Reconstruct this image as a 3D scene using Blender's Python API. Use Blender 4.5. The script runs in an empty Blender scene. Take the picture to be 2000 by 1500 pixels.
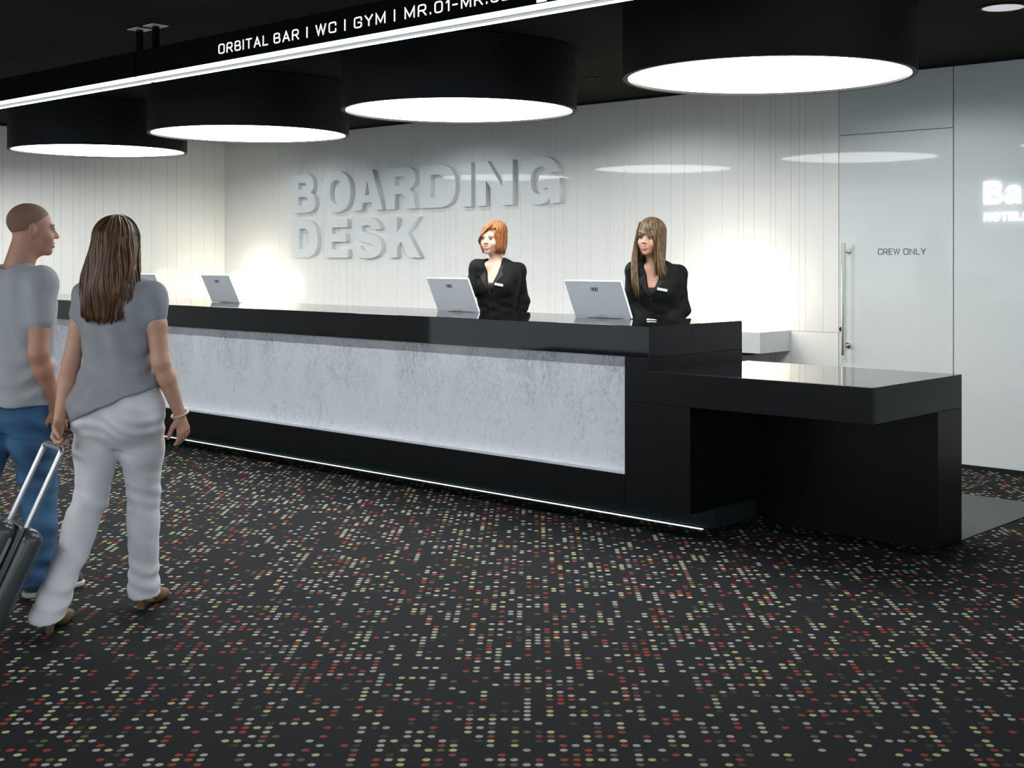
import bpy, bmesh, math, random
import numpy as np
from mathutils import Vector, Matrix
from mathutils.bvhtree import BVHTree

random.seed(7)
rng = np.random.default_rng(7)
scene = bpy.context.scene
COL = scene.collection

# ------------------------------------------------------------------ camera
CAM_H = 1.48
YAW = math.asin(0.6768346)              # camera heading relative to the back wall normal
cam_d = bpy.data.cameras.new('camera')
cam = bpy.data.objects.new('camera', cam_d)
COL.objects.link(cam)
cam.location = (0, 0, CAM_H)
cam.rotation_euler = (math.pi / 2, 0, YAW)
cam_d.sensor_width = 36.0
cam_d.lens = 2511.0 / 2000.0 * 36.0
cam_d.shift_x = -0.0205
cam_d.shift_y = -0.123
cam_d.clip_start = 0.05
scene.camera = cam

# ------------------------------------------------------------------ world, exposure
world = bpy.data.worlds.new('world')
scene.world = world
world.use_nodes = True
wb = world.node_tree.nodes['Background']
wb.inputs[0].default_value = (0.80, 0.92, 1.0, 1)
wb.inputs[1].default_value = 1.35
scene.view_settings.view_transform = 'Standard'
scene.view_settings.look = 'None'
scene.view_settings.gamma = 1.0
scene.view_settings.use_curve_mapping = False
scene.view_settings.exposure = 0.27
DRUM_EMIT = 10.5
SPOT_W = 26.0
GLOBE_EMIT = 6.5
LED_EMIT = 110.0

# ------------------------------------------------------------------ helpers
def lin(c):
    return tuple((x / 12.92 if x <= 0.04045 else ((x + 0.055) / 1.055) ** 2.4) for x in c)

def mat(name, color, rough=0.5, metal=0.0, coat=0.0, spec=0.5, bump=0.0, bscale=40.0, var=0.0, vscale=6.0, emit=0.0, ior=1.5, sss=0.0, stretch=None):
    m = bpy.data.materials.new(name); m.use_nodes = True
    nt = m.node_tree; b = nt.nodes['Principled BSDF']
    c = tuple(color) + (1,)
    b.inputs['Base Color'].default_value = c
    b.inputs['Roughness'].default_value = rough
    b.inputs['Metallic'].default_value = metal
    b.inputs['Coat Weight'].default_value = coat
    b.inputs['Specular IOR Level'].default_value = spec
    b.inputs['IOR'].default_value = ior
    if sss:
        b.inputs['Subsurface Weight'].default_value = sss
        b.inputs['Subsurface Radius'].default_value = (0.012, 0.005, 0.003)
        b.inputs['Subsurface Scale'].default_value = 1.0
    if emit:
        b.inputs['Emission Color'].default_value = c
        b.inputs['Emission Strength'].default_value = emit
    if var or bump:
        tc = nt.nodes.new('ShaderNodeTexCoord')
        src = tc.outputs['Object']
        if stretch:
            mp = nt.nodes.new('ShaderNodeMapping'); mp.inputs['Scale'].default_value = stretch
            nt.links.new(src, mp.inputs['Vector']); src = mp.outputs['Vector']
    if var:
        n = nt.nodes.new('ShaderNodeTexNoise'); n.inputs['Scale'].default_value = vscale; n.inputs['Detail'].default_value = 5
        nt.links.new(src, n.inputs['Vector'])
        r = nt.nodes.new('ShaderNodeMapRange'); r.inputs[1].default_value = 0.3; r.inputs[2].default_value = 0.7
        r.inputs[3].default_value = 1 - var; r.inputs[4].default_value = 1 + var
        nt.links.new(n.outputs['Fac'], r.inputs[0])
        mx = nt.nodes.new('ShaderNodeVectorMath'); mx.operation = 'SCALE'
        mx.inputs[0].default_value = c[:3]
        nt.links.new(r.outputs[0], mx.inputs['Scale'])
        nt.links.new(mx.outputs[0], b.inputs['Base Color'])
    if bump:
        n2 = nt.nodes.new('ShaderNodeTexNoise'); n2.inputs['Scale'].default_value = bscale; n2.inputs['Detail'].default_value = 4
        nt.links.new(src, n2.inputs['Vector'])
        bp = nt.nodes.new('ShaderNodeBump'); bp.inputs['Strength'].default_value = bump; bp.inputs['Distance'].default_value = 0.01
        nt.links.new(n2.outputs['Fac'], bp.inputs['Height']); nt.links.new(bp.outputs[0], b.inputs['Normal'])
    return m

def emis(name, color, strength):
    m = bpy.data.materials.new(name); m.use_nodes = True
    nt = m.node_tree; nt.nodes.clear()
    e = nt.nodes.new('ShaderNodeEmission'); o = nt.nodes.new('ShaderNodeOutputMaterial')
    e.inputs[0].default_value = tuple(color) + (1,); e.inputs[1].default_value = strength
    nt.links.new(e.outputs[0], o.inputs[0]); return m

def link(name, me, m=None, parent=None, smooth=False):
    o = bpy.data.objects.new(name, me); COL.objects.link(o)
    if m is not None:
        me.materials.clear(); me.materials.append(m)
    if parent is not None: o.parent = parent
    if smooth: me.polygons.foreach_set('use_smooth', [True] * len(me.polygons))
    return o

def bm_obj(name, bm, m, parent=None, smooth=False):
    me = bpy.data.meshes.new(name); bmesh.ops.recalc_face_normals(bm, faces=bm.faces[:]); bm.to_mesh(me); bm.free()
    return link(name, me, m, parent, smooth)

def tag(o, label, cat, group=None, kind=None):
    if label: o['label'] = label
    if cat: o['category'] = cat
    if group: o['group'] = group
    if kind: o['kind'] = kind
    return o

def empty(name, loc=(0, 0, 0), rz=0.0, label=None, cat=None, group=None, kind=None):
    o = bpy.data.objects.new(name, None); COL.objects.link(o)
    o.location = loc; o.rotation_euler = (0, 0, rz); o.empty_display_size = 0.1
    return tag(o, label, cat, group, kind)

def box_bm(bm, lo, hi, bevel=0.0):
    g = bmesh.ops.create_cube(bm, size=1.0)
    vs = g['verts']
    for v in vs:
        v.co = Vector([lo[i] + (v.co[i] + 0.5) * (hi[i] - lo[i]) for i in range(3)])
    if bevel:
        es = list({e for v in vs for e in v.link_edges})
        bmesh.ops.bevel(bm, geom=es, offset=bevel, segments=2, affect='EDGES', profile=0.5)

def box(name, lo, hi, m, parent=None, bevel=0.0, origin=None):
    bm = bmesh.new(); box_bm(bm, lo, hi, bevel)
    o = bm_obj(name, bm, m, parent)
    return o

def lathe(name, prof, m, parent=None, seg=64, loc=(0, 0, 0), smooth=True):
    bm = bmesh.new(); rings = []
    for r, z in prof:
        if r < 1e-6: rings.append([bm.verts.new((loc[0], loc[1], loc[2] + z))])
        else: rings.append([bm.verts.new((loc[0] + r * math.cos(2 * math.pi * i / seg), loc[1] + r * math.sin(2 * math.pi * i / seg), loc[2] + z)) for i in range(seg)])
    for a, b in zip(rings, rings[1:]):
        for i in range(seg):
            j = (i + 1) % seg
            if len(a) == 1 and len(b) == 1: continue
            if len(a) == 1: bm.faces.new((a[0], b[i], b[j]))
            elif len(b) == 1: bm.faces.new((a[i], a[j], b[0]))
            else: bm.faces.new((a[i], a[j], b[j], b[i]))
    o = bm_obj(name, bm, m, parent)
    if smooth: shade(o)
    return o

def shade(o, ang=35):
    me = o.data
    me.polygons.foreach_set('use_smooth', [True] * len(me.polygons))
    bm = bmesh.new(); bm.from_mesh(me)
    for e in bm.edges:
        if len(e.link_faces) == 2 and e.calc_face_angle(0) > math.radians(ang): e.smooth = False
    bm.to_mesh(me); bm.free()

def tube_bm(bm, pts, rad, seg=10, flat=1.0, up=None, cap=True):
    """tube along a polyline; rad is a number or list; flat squashes the section along the second axis"""
    pts = [Vector(p) for p in pts]; n = len(pts)
    rad = [rad] * n if not hasattr(rad, '__len__') else list(rad)
    prev = None; rings = []
    for i, p in enumerate(pts):
        t = (pts[min(i + 1, n - 1)] - pts[max(i - 1, 0)])
        t = t.normalized() if t.length > 1e-9 else Vector((0, 0, 1))
        if prev is None:
            u = Vector(up) if up is not None else Vector((0, 0, 1))
            if abs(u.dot(t)) > 0.95: u = Vector((1, 0, 0))
            u = (u - t * u.dot(t)).normalized()
        else:
            u = (prev - t * prev.dot(t))
            u = u.normalized() if u.length > 1e-6 else t.orthogonal().normalized()
        prev = u; w = t.cross(u)
        rings.append([bm.verts.new(p + (w * math.cos(2 * math.pi * k / seg) + u * (math.sin(2 * math.pi * k / seg) * flat)) * rad[i]) for k in range(seg)])
    for a, b in zip(rings, rings[1:]):
        for k in range(seg): bm.faces.new((a[k], a[(k + 1) % seg], b[(k + 1) % seg], b[k]))
    if cap:
        bm.faces.new(rings[0][::-1]); bm.faces.new(rings[-1])

def tube(name, pts, rad, m, parent=None, seg=12, flat=1.0, up=None):
    bm = bmesh.new(); tube_bm(bm, pts, rad, seg, flat, up)
    o = bm_obj(name, bm, m, parent); shade(o, 50); return o

def fillet(pts, r, n=5, closed=False):
    """round the corners of a polyline"""
    P = [Vector(p) for p in pts]; out = []
    N = len(P)
    for i in range(N):
        if not closed and i in (0, N - 1): out.append(P[i]); continue
        a, b, c = P[i - 1], P[i], P[(i + 1) % N]
        la, lc = (a - b).length, (c - b).length
        d = min(r, la * 0.49, lc * 0.49)
        s, e = b + (a - b).normalized() * d, b + (c - b).normalized() * d
        for k in range(n + 1):
            t = k / n
            out.append(s * (1 - t) ** 2 + b * 2 * t * (1 - t) + e * t * t)
    if closed: out.append(out[0].copy())
    return out

# -------- thin stroke lettering (square technical face), built in the local x-z plane, facing -y
def _g(*s): return s
GLY = {
 'O': (.82, [('c', [(0, 0), (0, 1), (.82, 1), (.82, 0)])]), '0': (.72, [('c', [(0, 0), (0, 1), (.72, 1), (.72, 0)])]),
 'R': (.78, [('o', [(0, 0), (0, 1), (.75, 1), (.75, .46), (0, .46)]), ('s', [(.42, .46), (.78, 0)])]),
 'B': (.78, [('o', [(0, .52), (0, 1), (.72, 1), (.72, .52), (0, .52)]), ('o', [(0, .52), (.78, .52), (.78, 0), (0, 0), (0, .52)])]),
 'I': (0, [('s', [(0, 0), (0, 1)])]), '|': (0, [('s', [(0, -.02), (0, 1.02)])]),
 'T': (.74, [('s', [(0, 1), (.74, 1)]), ('s', [(.37, 1), (.37, 0)])]),
 'A': (.84, [('s', [(0, 0), (.42, 1), (.84, 0)]), ('s', [(.13, .3), (.71, .3)])]),
 'L': (.62, [('s', [(0, 1), (0, 0), (.62, 0)])]),
 'W': (1.16, [('s', [(0, 1), (.29, 0), (.58, 1), (.87, 0), (1.16, 1)])]),
 'C': (.78, [('o', [(.78, .7), (.78, 1), (0, 1), (0, 0), (.78, 0), (.78, .3)])]),
 'G': (.80, [('o', [(.80, .72), (.80, 1), (0, 1), (0, 0), (.80, 0), (.80, .48), (.45, .48)])]),
 'Y': (.80, [('s', [(0, 1), (.4, .48), (.8, 1)]), ('s', [(.4, .48), (.4, 0)])]),
 'M': (.96, [('s', [(0, 0), (0, 1), (.48, .12), (.96, 1), (.96, 0)])]),
 'N': (.80, [('s', [(0, 0), (0, 1), (.8, 0), (.8, 1)])]),
 'E': (.70, [('s', [(.7, 1), (0, 1), (0, 0), (.7, 0)]), ('s', [(0, .52), (.62, .52)])]),
 '.': (.05, [('s', [(.025, 0), (.025, .09)])]), '1': (.22, [('s', [(0, .78), (.22, 1), (.22, 0)])]),
 '-': (.30, [('s', [(0, .44), (.3, .44)])]),
 '5': (.72, [('s', [(.68, 1), (.03, 1), (0, .55)]), ('o', [(0, .56), (.72, .56), (.72, 0), (0, 0)])]),
 'n': (.62, [('o', [(0, 0), (0, 1), (.62, 1), (.62, 0)])]), 'o': (.66, [('c', [(0, 0), (0, 1), (.66, 1), (.66, 0)])]),
 'c': (.62, [('o', [(.62, .8), (.62, 1), (0, 1), (0, 0), (.62, 0), (.62, .2)])]), ' ': (.4, []),
}
def stroke_text(bm, text, x0, x1, z0, h, y, w=0.11, depth=0.004, gap=0.30, slant=0.0):
    """letters spread to fill x0..x1, baseline z0, cap height h, front face at y (depth goes to +y)"""
    adv = sum(GLY[c][0] for c in text) + gap * (len(text) - 1)
    sx = (x1 - x0) / max(adv, 1e-6) if x1 > x0 else h
    x = 0.0
    for ch in text:
        wd, strokes = GLY[ch]
        for kind, pts in strokes:
            P = [Vector((a + x / 1.0, b)) for a, b in pts]
            if kind == 'c': P = [Vector(p) for p in fillet([(p.x, p.y, 0) for p in P], .26, 5, True)]
            elif kind == 'o': P = [Vector(p) for p in fillet([(p.x, p.y, 0) for p in P], .24, 5)]
            else: P = [Vector((p.x, p.y, 0)) for p in P]
            Q = [Vector((x0 + (p.x + slant * p.y) * sx, 0, z0 + p.y * h)) for p in P]
            hw = w * h / 2; N = len(Q)
            closed = (Q[0] - Q[-1]).length < 1e-6
            L = []; R = []
            for i in range(N):
                if closed: a, b = Q[i - 1 if i > 0 else N - 2], Q[i + 1 if i < N - 1 else 1]
                else: a, b = Q[max(i - 1, 0)], Q[min(i + 1, N - 1)]
                d1 = (Q[i] - a); d2 = (b - Q[i])
                d1 = d1.normalized() if d1.length > 1e-9 else d2.normalized()
                d2 = d2.normalized() if d2.length > 1e-9 else d1
                t = (d1 + d2); t = t.normalized() if t.length > 1e-6 else d1
                nrm = Vector((-t.z, 0, t.x)); k = 1 / max(0.45, math.sqrt(max(0, (1 + d1.dot(d2)) / 2)))
                e = Vector((0, 0, 0))
                if not closed and i == 0: e = -d2 * hw * (1 if kind != 'x' else 0)
                if not closed and i == N - 1: e = d1 * hw
                L.append(Q[i] + nrm * hw * k + e); R.append(Q[i] - nrm * hw * k + e)
            F = [[bm.verts.new((p.x, yy, p.z)) for p in S] for S in (L, R) for yy in (y, y + depth)]
            lf, lb, rf, rb = F
            for i in range(N - 1):
                bm.faces.new((lf[i], lf[i + 1], rf[i + 1], rf[i])); bm.faces.new((lb[i], rb[i], rb[i + 1], lb[i + 1]))
                bm.faces.new((lf[i], lb[i], lb[i + 1], lf[i + 1])); bm.faces.new((rf[i], rf[i + 1], rb[i + 1], rb[i]))
            if not closed:
                bm.faces.new((lf[0], rf[0], rb[0], lb[0])); bm.faces.new((lf[-1], lb[-1], rb[-1], rf[-1]))
        x += wd + gap

def letters(text, x0, x1, z0, h, y, m, parent, off=(0, 0, 0), gap=.3, **kw):
    adv = sum(GLY[c][0] for c in text) + gap * (len(text) - 1)
    sx = (x1 - x0) / adv if x1 > x0 else h
    x = x0
    for c in text:
        bm = bmesh.new(); stroke_text(bm, c, x, x + GLY[c][0] * sx, z0, h, y, gap=gap, **kw)
        for v in bm.verts: v.co -= Vector(off)
        bm_obj('letter', bm, m, parent)
        x += (GLY[c][0] + gap) * sx

# -------- heavy lettering from outlines (unit box 0..1 x 0..1), with holes, extruded
def bez(p0, p1, p2, p3, n=8):
    out = []
    for k in range(1, n + 1):
        t = k / n; s = 1 - t
        out.append((s**3 * p0[0] + 3 * s * s * t * p1[0] + 3 * s * t * t * p2[0] + t**3 * p3[0], s**3 * p0[1] + 3 * s * s * t * p1[1] + 3 * s * t * t * p2[1] + t**3 * p3[1]))
    return out
def path(*cmds):
    out = []
    for c in cmds:
        if len(c) == 2: out.append(c)
        else: out += bez(out[-1], (c[0], c[1]), (c[2], c[3]), (c[4], c[5]))
    return out
def oval(cx, cy, rx, ry, n=40, p=2.3):
    o = []
    for i in range(n):
        a = 2 * math.pi * i / n; c, s = math.cos(a), math.sin(a)
        o.append((cx + rx * math.copysign(abs(c) ** (2 / p), c), cy + ry * math.copysign(abs(s) ** (2 / p), s)))
    return o
def rect(x0, y0, x1, y1): return [(x0, y0), (x1, y0), (x1, y1), (x0, y1)]
HEAVY = {
 'B': [path((0, 0), (0, 1), (.58, 1), (.82, 1, .93, .88, .93, .73), (.93, .61, .87, .55, .78, .52), (.92, .49, 1, .40, 1, .28), (1, .10, .86, 0, .60, 0)),
       path((.30, .61), (.52, .61), (.62, .61, .64, .65, .64, .69), (.64, .74, .61, .78, .52, .78), (.30, .78)),
       path((.30, .21), (.55, .21), (.66, .21, .69, .26, .69, .31), (.69, .37, .66, .41, .55, .41), (.30, .41))],
 'O': [oval(.5, .5, .5, .52), oval(.5, .5, .215, .30)],
 'A': [[(0, 0), (.34, 1), (.66, 1), (1, 0), (.70, 0), (.645, .19), (.355, .19), (.30, 0)], [(.42, .38), (.58, .38), (.50, .73)]],
 'R': [path((0, 0), (0, 1), (.62, 1), (.87, 1, .96, .88, .96, .72), (.96, .58, .88, .50, .76, .46), (.90, .42, .92, .32, .93, .16), (.94, .08, .95, .03, 1, 0), (.68, 0), (.64, .06, .65, .14, .63, .22), (.61, .33, .57, .36, .46, .36), (.30, .36), (.30, 0)),
       path((.30, .57), (.50, .57), (.62, .57, .65, .62, .65, .68), (.65, .74, .61, .78, .50, .78), (.30, .78))],
 'D': [path((0, 0), (0, 1), (.50, 1), (.84, 1, 1, .82, 1, .50), (1, .18, .84, 0, .50, 0)),
       path((.30, .23), (.46, .23), (.62, .23, .69, .30, .69, .50), (.69, .70, .62, .77, .46, .77), (.30, .77))],
 'I': [rect(0, 0, 1, 1)],
 'N': [[(0, 0), (0, 1), (.32, 1), (.72, .42), (.72, 1), (1, 1), (1, 0), (.68, 0), (.28, .58), (.28, 0)]],
 'G': [path((1, .54), (.53, .54), (.53, .33), (.72, .33), (.70, .24, .63, .20, .54, .20), (.38, .20, .30, .31, .30, .50), (.30, .69, .38, .80, .53, .80), (.62, .80, .68, .75, .70, .66), (.97, .66), (.95, .90, .78, 1.02, .53, 1.02), (.20, 1.02, 0, .82, 0, .50), (0, .18, .20, -.02, .48, -.02), (.60, -.02, .70, .03, .76, .11), (.78, 0), (1, 0))],
 'E': [[(0, 0), (0, 1), (.97, 1), (.97, .78), (.33, .78), (.33, .62), (.92, .62), (.92, .41), (.33, .41), (.33, .22), (1, .22), (1, 0)]],
 'S': [path((0, .30), (.30, .30), (.31, .22, .38, .17, .51, .17), (.64, .17, .70, .21, .70, .27), (.70, .34, .62, .36, .42, .40), (.16, .46, .03, .53, .03, .72), (.03, .90, .20, 1.02, .50, 1.02), (.80, 1.02, .95, .90, .96, .71), (.67, .71), (.66, .79, .60, .82, .50, .82), (.38, .82, .33, .79, .33, .73), (.33, .67, .41, .65, .60, .61), (.88, .55, 1, .47, 1, .29), (1, .09, .82, -.02, .50, -.02), (.18, -.02, 0, .09, 0, .30))],
 'K': [[(0, 0), (0, 1), (.29, 1), (.29, .63), (.61, 1), (.97, 1), (.61, .60), (1, 0), (.65, 0), (.41, .39), (.29, .26), (.29, 0)]],
 'H': [[(0, 0), (0, 1), (.32, 1), (.32, .62), (.68, .62), (.68, 1), (1, 1), (1, 0), (.68, 0), (.68, .37), (.32, .37), (.32, 0)]],
 'T': [[(.33, 0), (.33, .77), (0, .77), (0, 1), (1, 1), (1, .77), (.67, .77), (.67, 0)]],
 'L': [[(0, 0), (0, 1), (.36, 1), (.36, .23), (1, .23), (1, 0)]],
 'a': [path((.06, .66), (.34, .66), (.37, .76, .44, .80, .52, .80), (.62, .80, .67, .75, .66, .67), (.64, .60, .52, .60, .38, .58), (.12, .54, 0, .46, 0, .27), (0, .08, .14, -.02, .33, -.02), (.48, -.02, .58, .03, .67, .11), (.68, .06, .69, .03, .71, 0), (1, 0), (.96, .08, .95, .16, .95, .28), (.95, .66), (.95, .90, .80, 1.02, .51, 1.02), (.22, 1.02, .08, .90, .06, .66)),
       path((.66, .43), (.66, .25, .56, .18, .44, .18), (.35, .18, .31, .22, .31, .28), (.31, .35, .36, .38, .46, .39), (.54, .40, .61, .41, .66, .43))],
}
def heavy_letter(ch, x0, x1, z0, z1, yf, depth, m, parent, name='letter', bevel=0.0):
    cu = bpy.data.curves.new(name, 'CURVE'); cu.dimensions = '2D'; cu.fill_mode = 'BOTH'
    cu.extrude = depth / 2; cu.bevel_depth = bevel
    for loop in HEAVY[ch]:
        sp = cu.splines.new('POLY'); sp.points.add(len(loop) - 1); sp.use_cyclic_u = True
        for p, (a, b) in zip(sp.points, loop): p.co = ((a) * (x1 - x0), b * (z1 - z0), 0, 1)
    t = bpy.data.objects.new('tmp', cu); COL.objects.link(t)
    dg = bpy.context.evaluated_depsgraph_get()
    me = bpy.data.meshes.new_from_object(t.evaluated_get(dg)); bpy.data.objects.remove(t); bpy.data.curves.remove(cu)
    # curve plane xy -> wall plane xz, extruded towards -y
    for v in me.vertices:
        v.co = (x0 + v.co.x, yf + depth / 2 - v.co.z, z0 + v.co.y)
    me.name = name
    o = link(name, me, m, parent); return o

# ------------------------------------------------------------------ materials
M = {}
M['wall'] = mat('white_lacquer', (0.84, 0.845, 0.825), rough=0.40, coat=0.6, spec=0.2)
M['wall'].node_tree.nodes['Principled BSDF'].inputs['Coat Roughness'].default_value = 0.03
M['glass_panel'] = mat('white_back_painted_glass', (0.71, 0.755, 0.76), rough=0.35, coat=0.6, spec=0.2)
M['glass_panel'].node_tree.nodes['Principled BSDF'].inputs['Coat Roughness'].default_value = 0.03
M['gap'] = mat('dark_joint', (0.22, 0.225, 0.22), rough=0.9)
M['ceiling'] = mat('dark_ceiling_paint', (0.022, 0.0225, 0.0175), rough=0.95, spec=0.08, var=0.15, vscale=1.2)
M['black_gap'] = mat('black_gap', (0.004, 0.004, 0.004), rough=0.9)
M['letter'] = mat('satin_white_lacquer', (0.78, 0.815, 0.825), rough=0.35, coat=0.35)
M['black_gloss'] = mat('polished_black_stone', (0.0045, 0.0050, 0.0052), rough=0.035, spec=0.30, var=0.25, vscale=90)
M['black_honed'] = mat('honed_black_stone', (0.0045, 0.0050, 0.0052), rough=0.30, spec=0.22, var=0.25, vscale=90)
M['plinth'] = mat('dark_stone_plinth', (0.018, 0.028, 0.027), rough=0.16)
M['drum'] = mat('black_drum_shade', (0.006, 0.0065, 0.0065), rough=0.55, spec=0.25)
M['diffuser'] = emis('drum_light_diffuser', (1.0, 0.985, 0.95), DRUM_EMIT)
M['globe'] = emis('glowing_opal_globe', (1.0, 0.90, 0.70), GLOBE_EMIT)
M['sign'] = mat('black_acrylic', (0.003, 0.003, 0.0035), rough=0.18)
M['sign_text'] = emis('backlit_lettering', (0.92, 0.97, 1.0), 1.6)
M['led'] = emis('led_strip', (0.92, 0.98, 1.0), LED_EMIT)
M['desk_led'] = emis('desk_led_strip', (0.92, 1.0, 0.98), 1.3)
M['led_front'] = emis('led_front_diffuser', (0.92, 0.98, 1.0), 4.0)
M['led_under'] = emis('led_diffuser_underside', (0.85, 0.93, 0.98), 0.50)
M['logo_glow'] = emis('illuminated_white_letter', (0.97, 1.0, 1.0), 1.25)
M['steel'] = mat('brushed_steel', (0.56, 0.55, 0.50), rough=0.28, metal=1.0)
M['steel_dark'] = mat('dark_steel', (0.10, 0.10, 0.10), rough=0.4, metal=1.0)
M['print'] = mat('grey_print', (0.05, 0.055, 0.06), rough=0.6)
M['white_metal'] = mat('white_metal', (0.75, 0.76, 0.76), rough=0.4)
M['ledge'] = mat('white_ledge', (0.62, 0.67, 0.67), rough=0.25, coat=0.2)
M['monitor'] = mat('silver_white_plastic', (0.88, 0.90, 0.95), rough=0.35, coat=0.15)
M['screen'] = mat('dark_screen', (0.01, 0.01, 0.012), rough=0.1)
M['vinyl'] = mat('grey_vinyl', (0.040, 0.049, 0.050), rough=0.5, var=0.06, vscale=20)

def marble_mat():
    m = bpy.data.materials.new('veined_white_marble'); m.use_nodes = True
    nt = m.node_tree; N = nt.nodes.new; L = nt.links.new; b = nt.nodes['Principled BSDF']
    b.inputs['Roughness'].default_value = 0.22
    tc = N('ShaderNodeTexCoord')
    mp = N('ShaderNodeMapping'); mp.inputs['Scale'].default_value = (1, 1, .48); mp.inputs['Rotation'].default_value = (0, math.radians(-20), 0)
    L(tc.outputs['Object'], mp.inputs['Vector'])
    def noise(scale, det, rough=.6, dist=0.0, src=None):
        n = N('ShaderNodeTexNoise'); n.inputs['Scale'].default_value = scale; n.inputs['Detail'].default_value = det
        n.inputs['Roughness'].default_value = rough; n.inputs['Distortion'].default_value = dist
        L((src or mp).outputs[0], n.inputs['Vector']); return n
    def vein(n, width):
        s = N('ShaderNodeMath'); s.operation = 'SUBTRACT'; L(n.outputs['Fac'], s.inputs[0]); s.inputs[1].default_value = .5
        a = N('ShaderNodeMath'); a.operation = 'ABSOLUTE'; L(s.outputs[0], a.inputs[0])
        r = N('ShaderNodeMapRange'); L(a.outputs[0], r.inputs[0]); r.inputs[1].default_value = 0; r.inputs[2].default_value = width
        r.inputs[3].default_value = 1; r.inputs[4].default_value = 0; return r
    def mul(a, bb):
        k = N('ShaderNodeMath'); k.operation = 'MULTIPLY'; L(a.outputs[0], k.inputs[0])
        if isinstance(bb, float): k.inputs[1].default_value = bb
        else: L(bb.outputs[0], k.inputs[1])
        return k
    v1 = vein(noise(4.2, 9, .60, .35), .0075); g1 = N('ShaderNodeMapRange'); L(noise(2.3, 2).outputs['Fac'], g1.inputs[0]); g1.inputs[1].default_value = .36; g1.inputs[2].default_value = .60
    v2 = vein(noise(11.0, 7, .60, .5), .014); g2 = N('ShaderNodeMapRange'); L(noise(3.1, 3).outputs['Fac'], g2.inputs[0]); g2.inputs[1].default_value = .38; g2.inputs[2].default_value = .64
    cl = noise(5.0, 8, .7); fine = noise(110, 4, .7)
    # a denser grey-green field towards the right-hand end of the slab
    sp = N('ShaderNodeSeparateXYZ'); L(tc.outputs['Object'], sp.inputs[0])
    gx = N('ShaderNodeMapRange'); L(sp.outputs[0], gx.inputs[0]); gx.inputs[1].default_value = -6.0; gx.inputs[2].default_value = -5.0
    gz = N('ShaderNodeMapRange'); L(sp.outputs[2], gz.inputs[0]); gz.inputs[1].default_value = .45; gz.inputs[2].default_value = .85
    cn = N('ShaderNodeMapRange'); L(noise(3.4, 4).outputs['Fac'], cn.inputs[0]); cn.inputs[1].default_value = .32; cn.inputs[2].default_value = .62
    field = mul(mul(gx, gz), cn)
    v3 = vein(noise(24, 6, .66, 1.0), .055); f3 = mul(field, v3)
    tot = mul(mul(v1, g1), .40)
    for extra, k in ((mul(v2, g2), .30), (f3, .42), (mul(field, cl), .26)):
        a = N('ShaderNodeMath'); a.operation = 'ADD'; L(tot.outputs[0], a.inputs[0]); L(mul(extra, k).outputs[0], a.inputs[1]); tot = a
    ff = N('ShaderNodeMapRange'); L(fine.outputs['Fac'], ff.inputs[0]); ff.inputs[1].default_value = .35; ff.inputs[2].default_value = .75; ff.inputs[3].default_value = 0; ff.inputs[4].default_value = .07
    a = N('ShaderNodeMath'); a.operation = 'ADD'; a.use_clamp = True; L(tot.outputs[0], a.inputs[0]); L(ff.outputs[0], a.inputs[1])
    mx = N('ShaderNodeMix'); mx.data_type = 'RGBA'; L(a.outputs[0], mx.inputs[0])
    mx.inputs[6].default_value = (.80, .81, .855, 1); mx.inputs[7].default_value = (.20, .245, .25, 1)
    L(mx.outputs[2], b.inputs['Base Color']); return m
M['marble'] = marble_mat()

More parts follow.
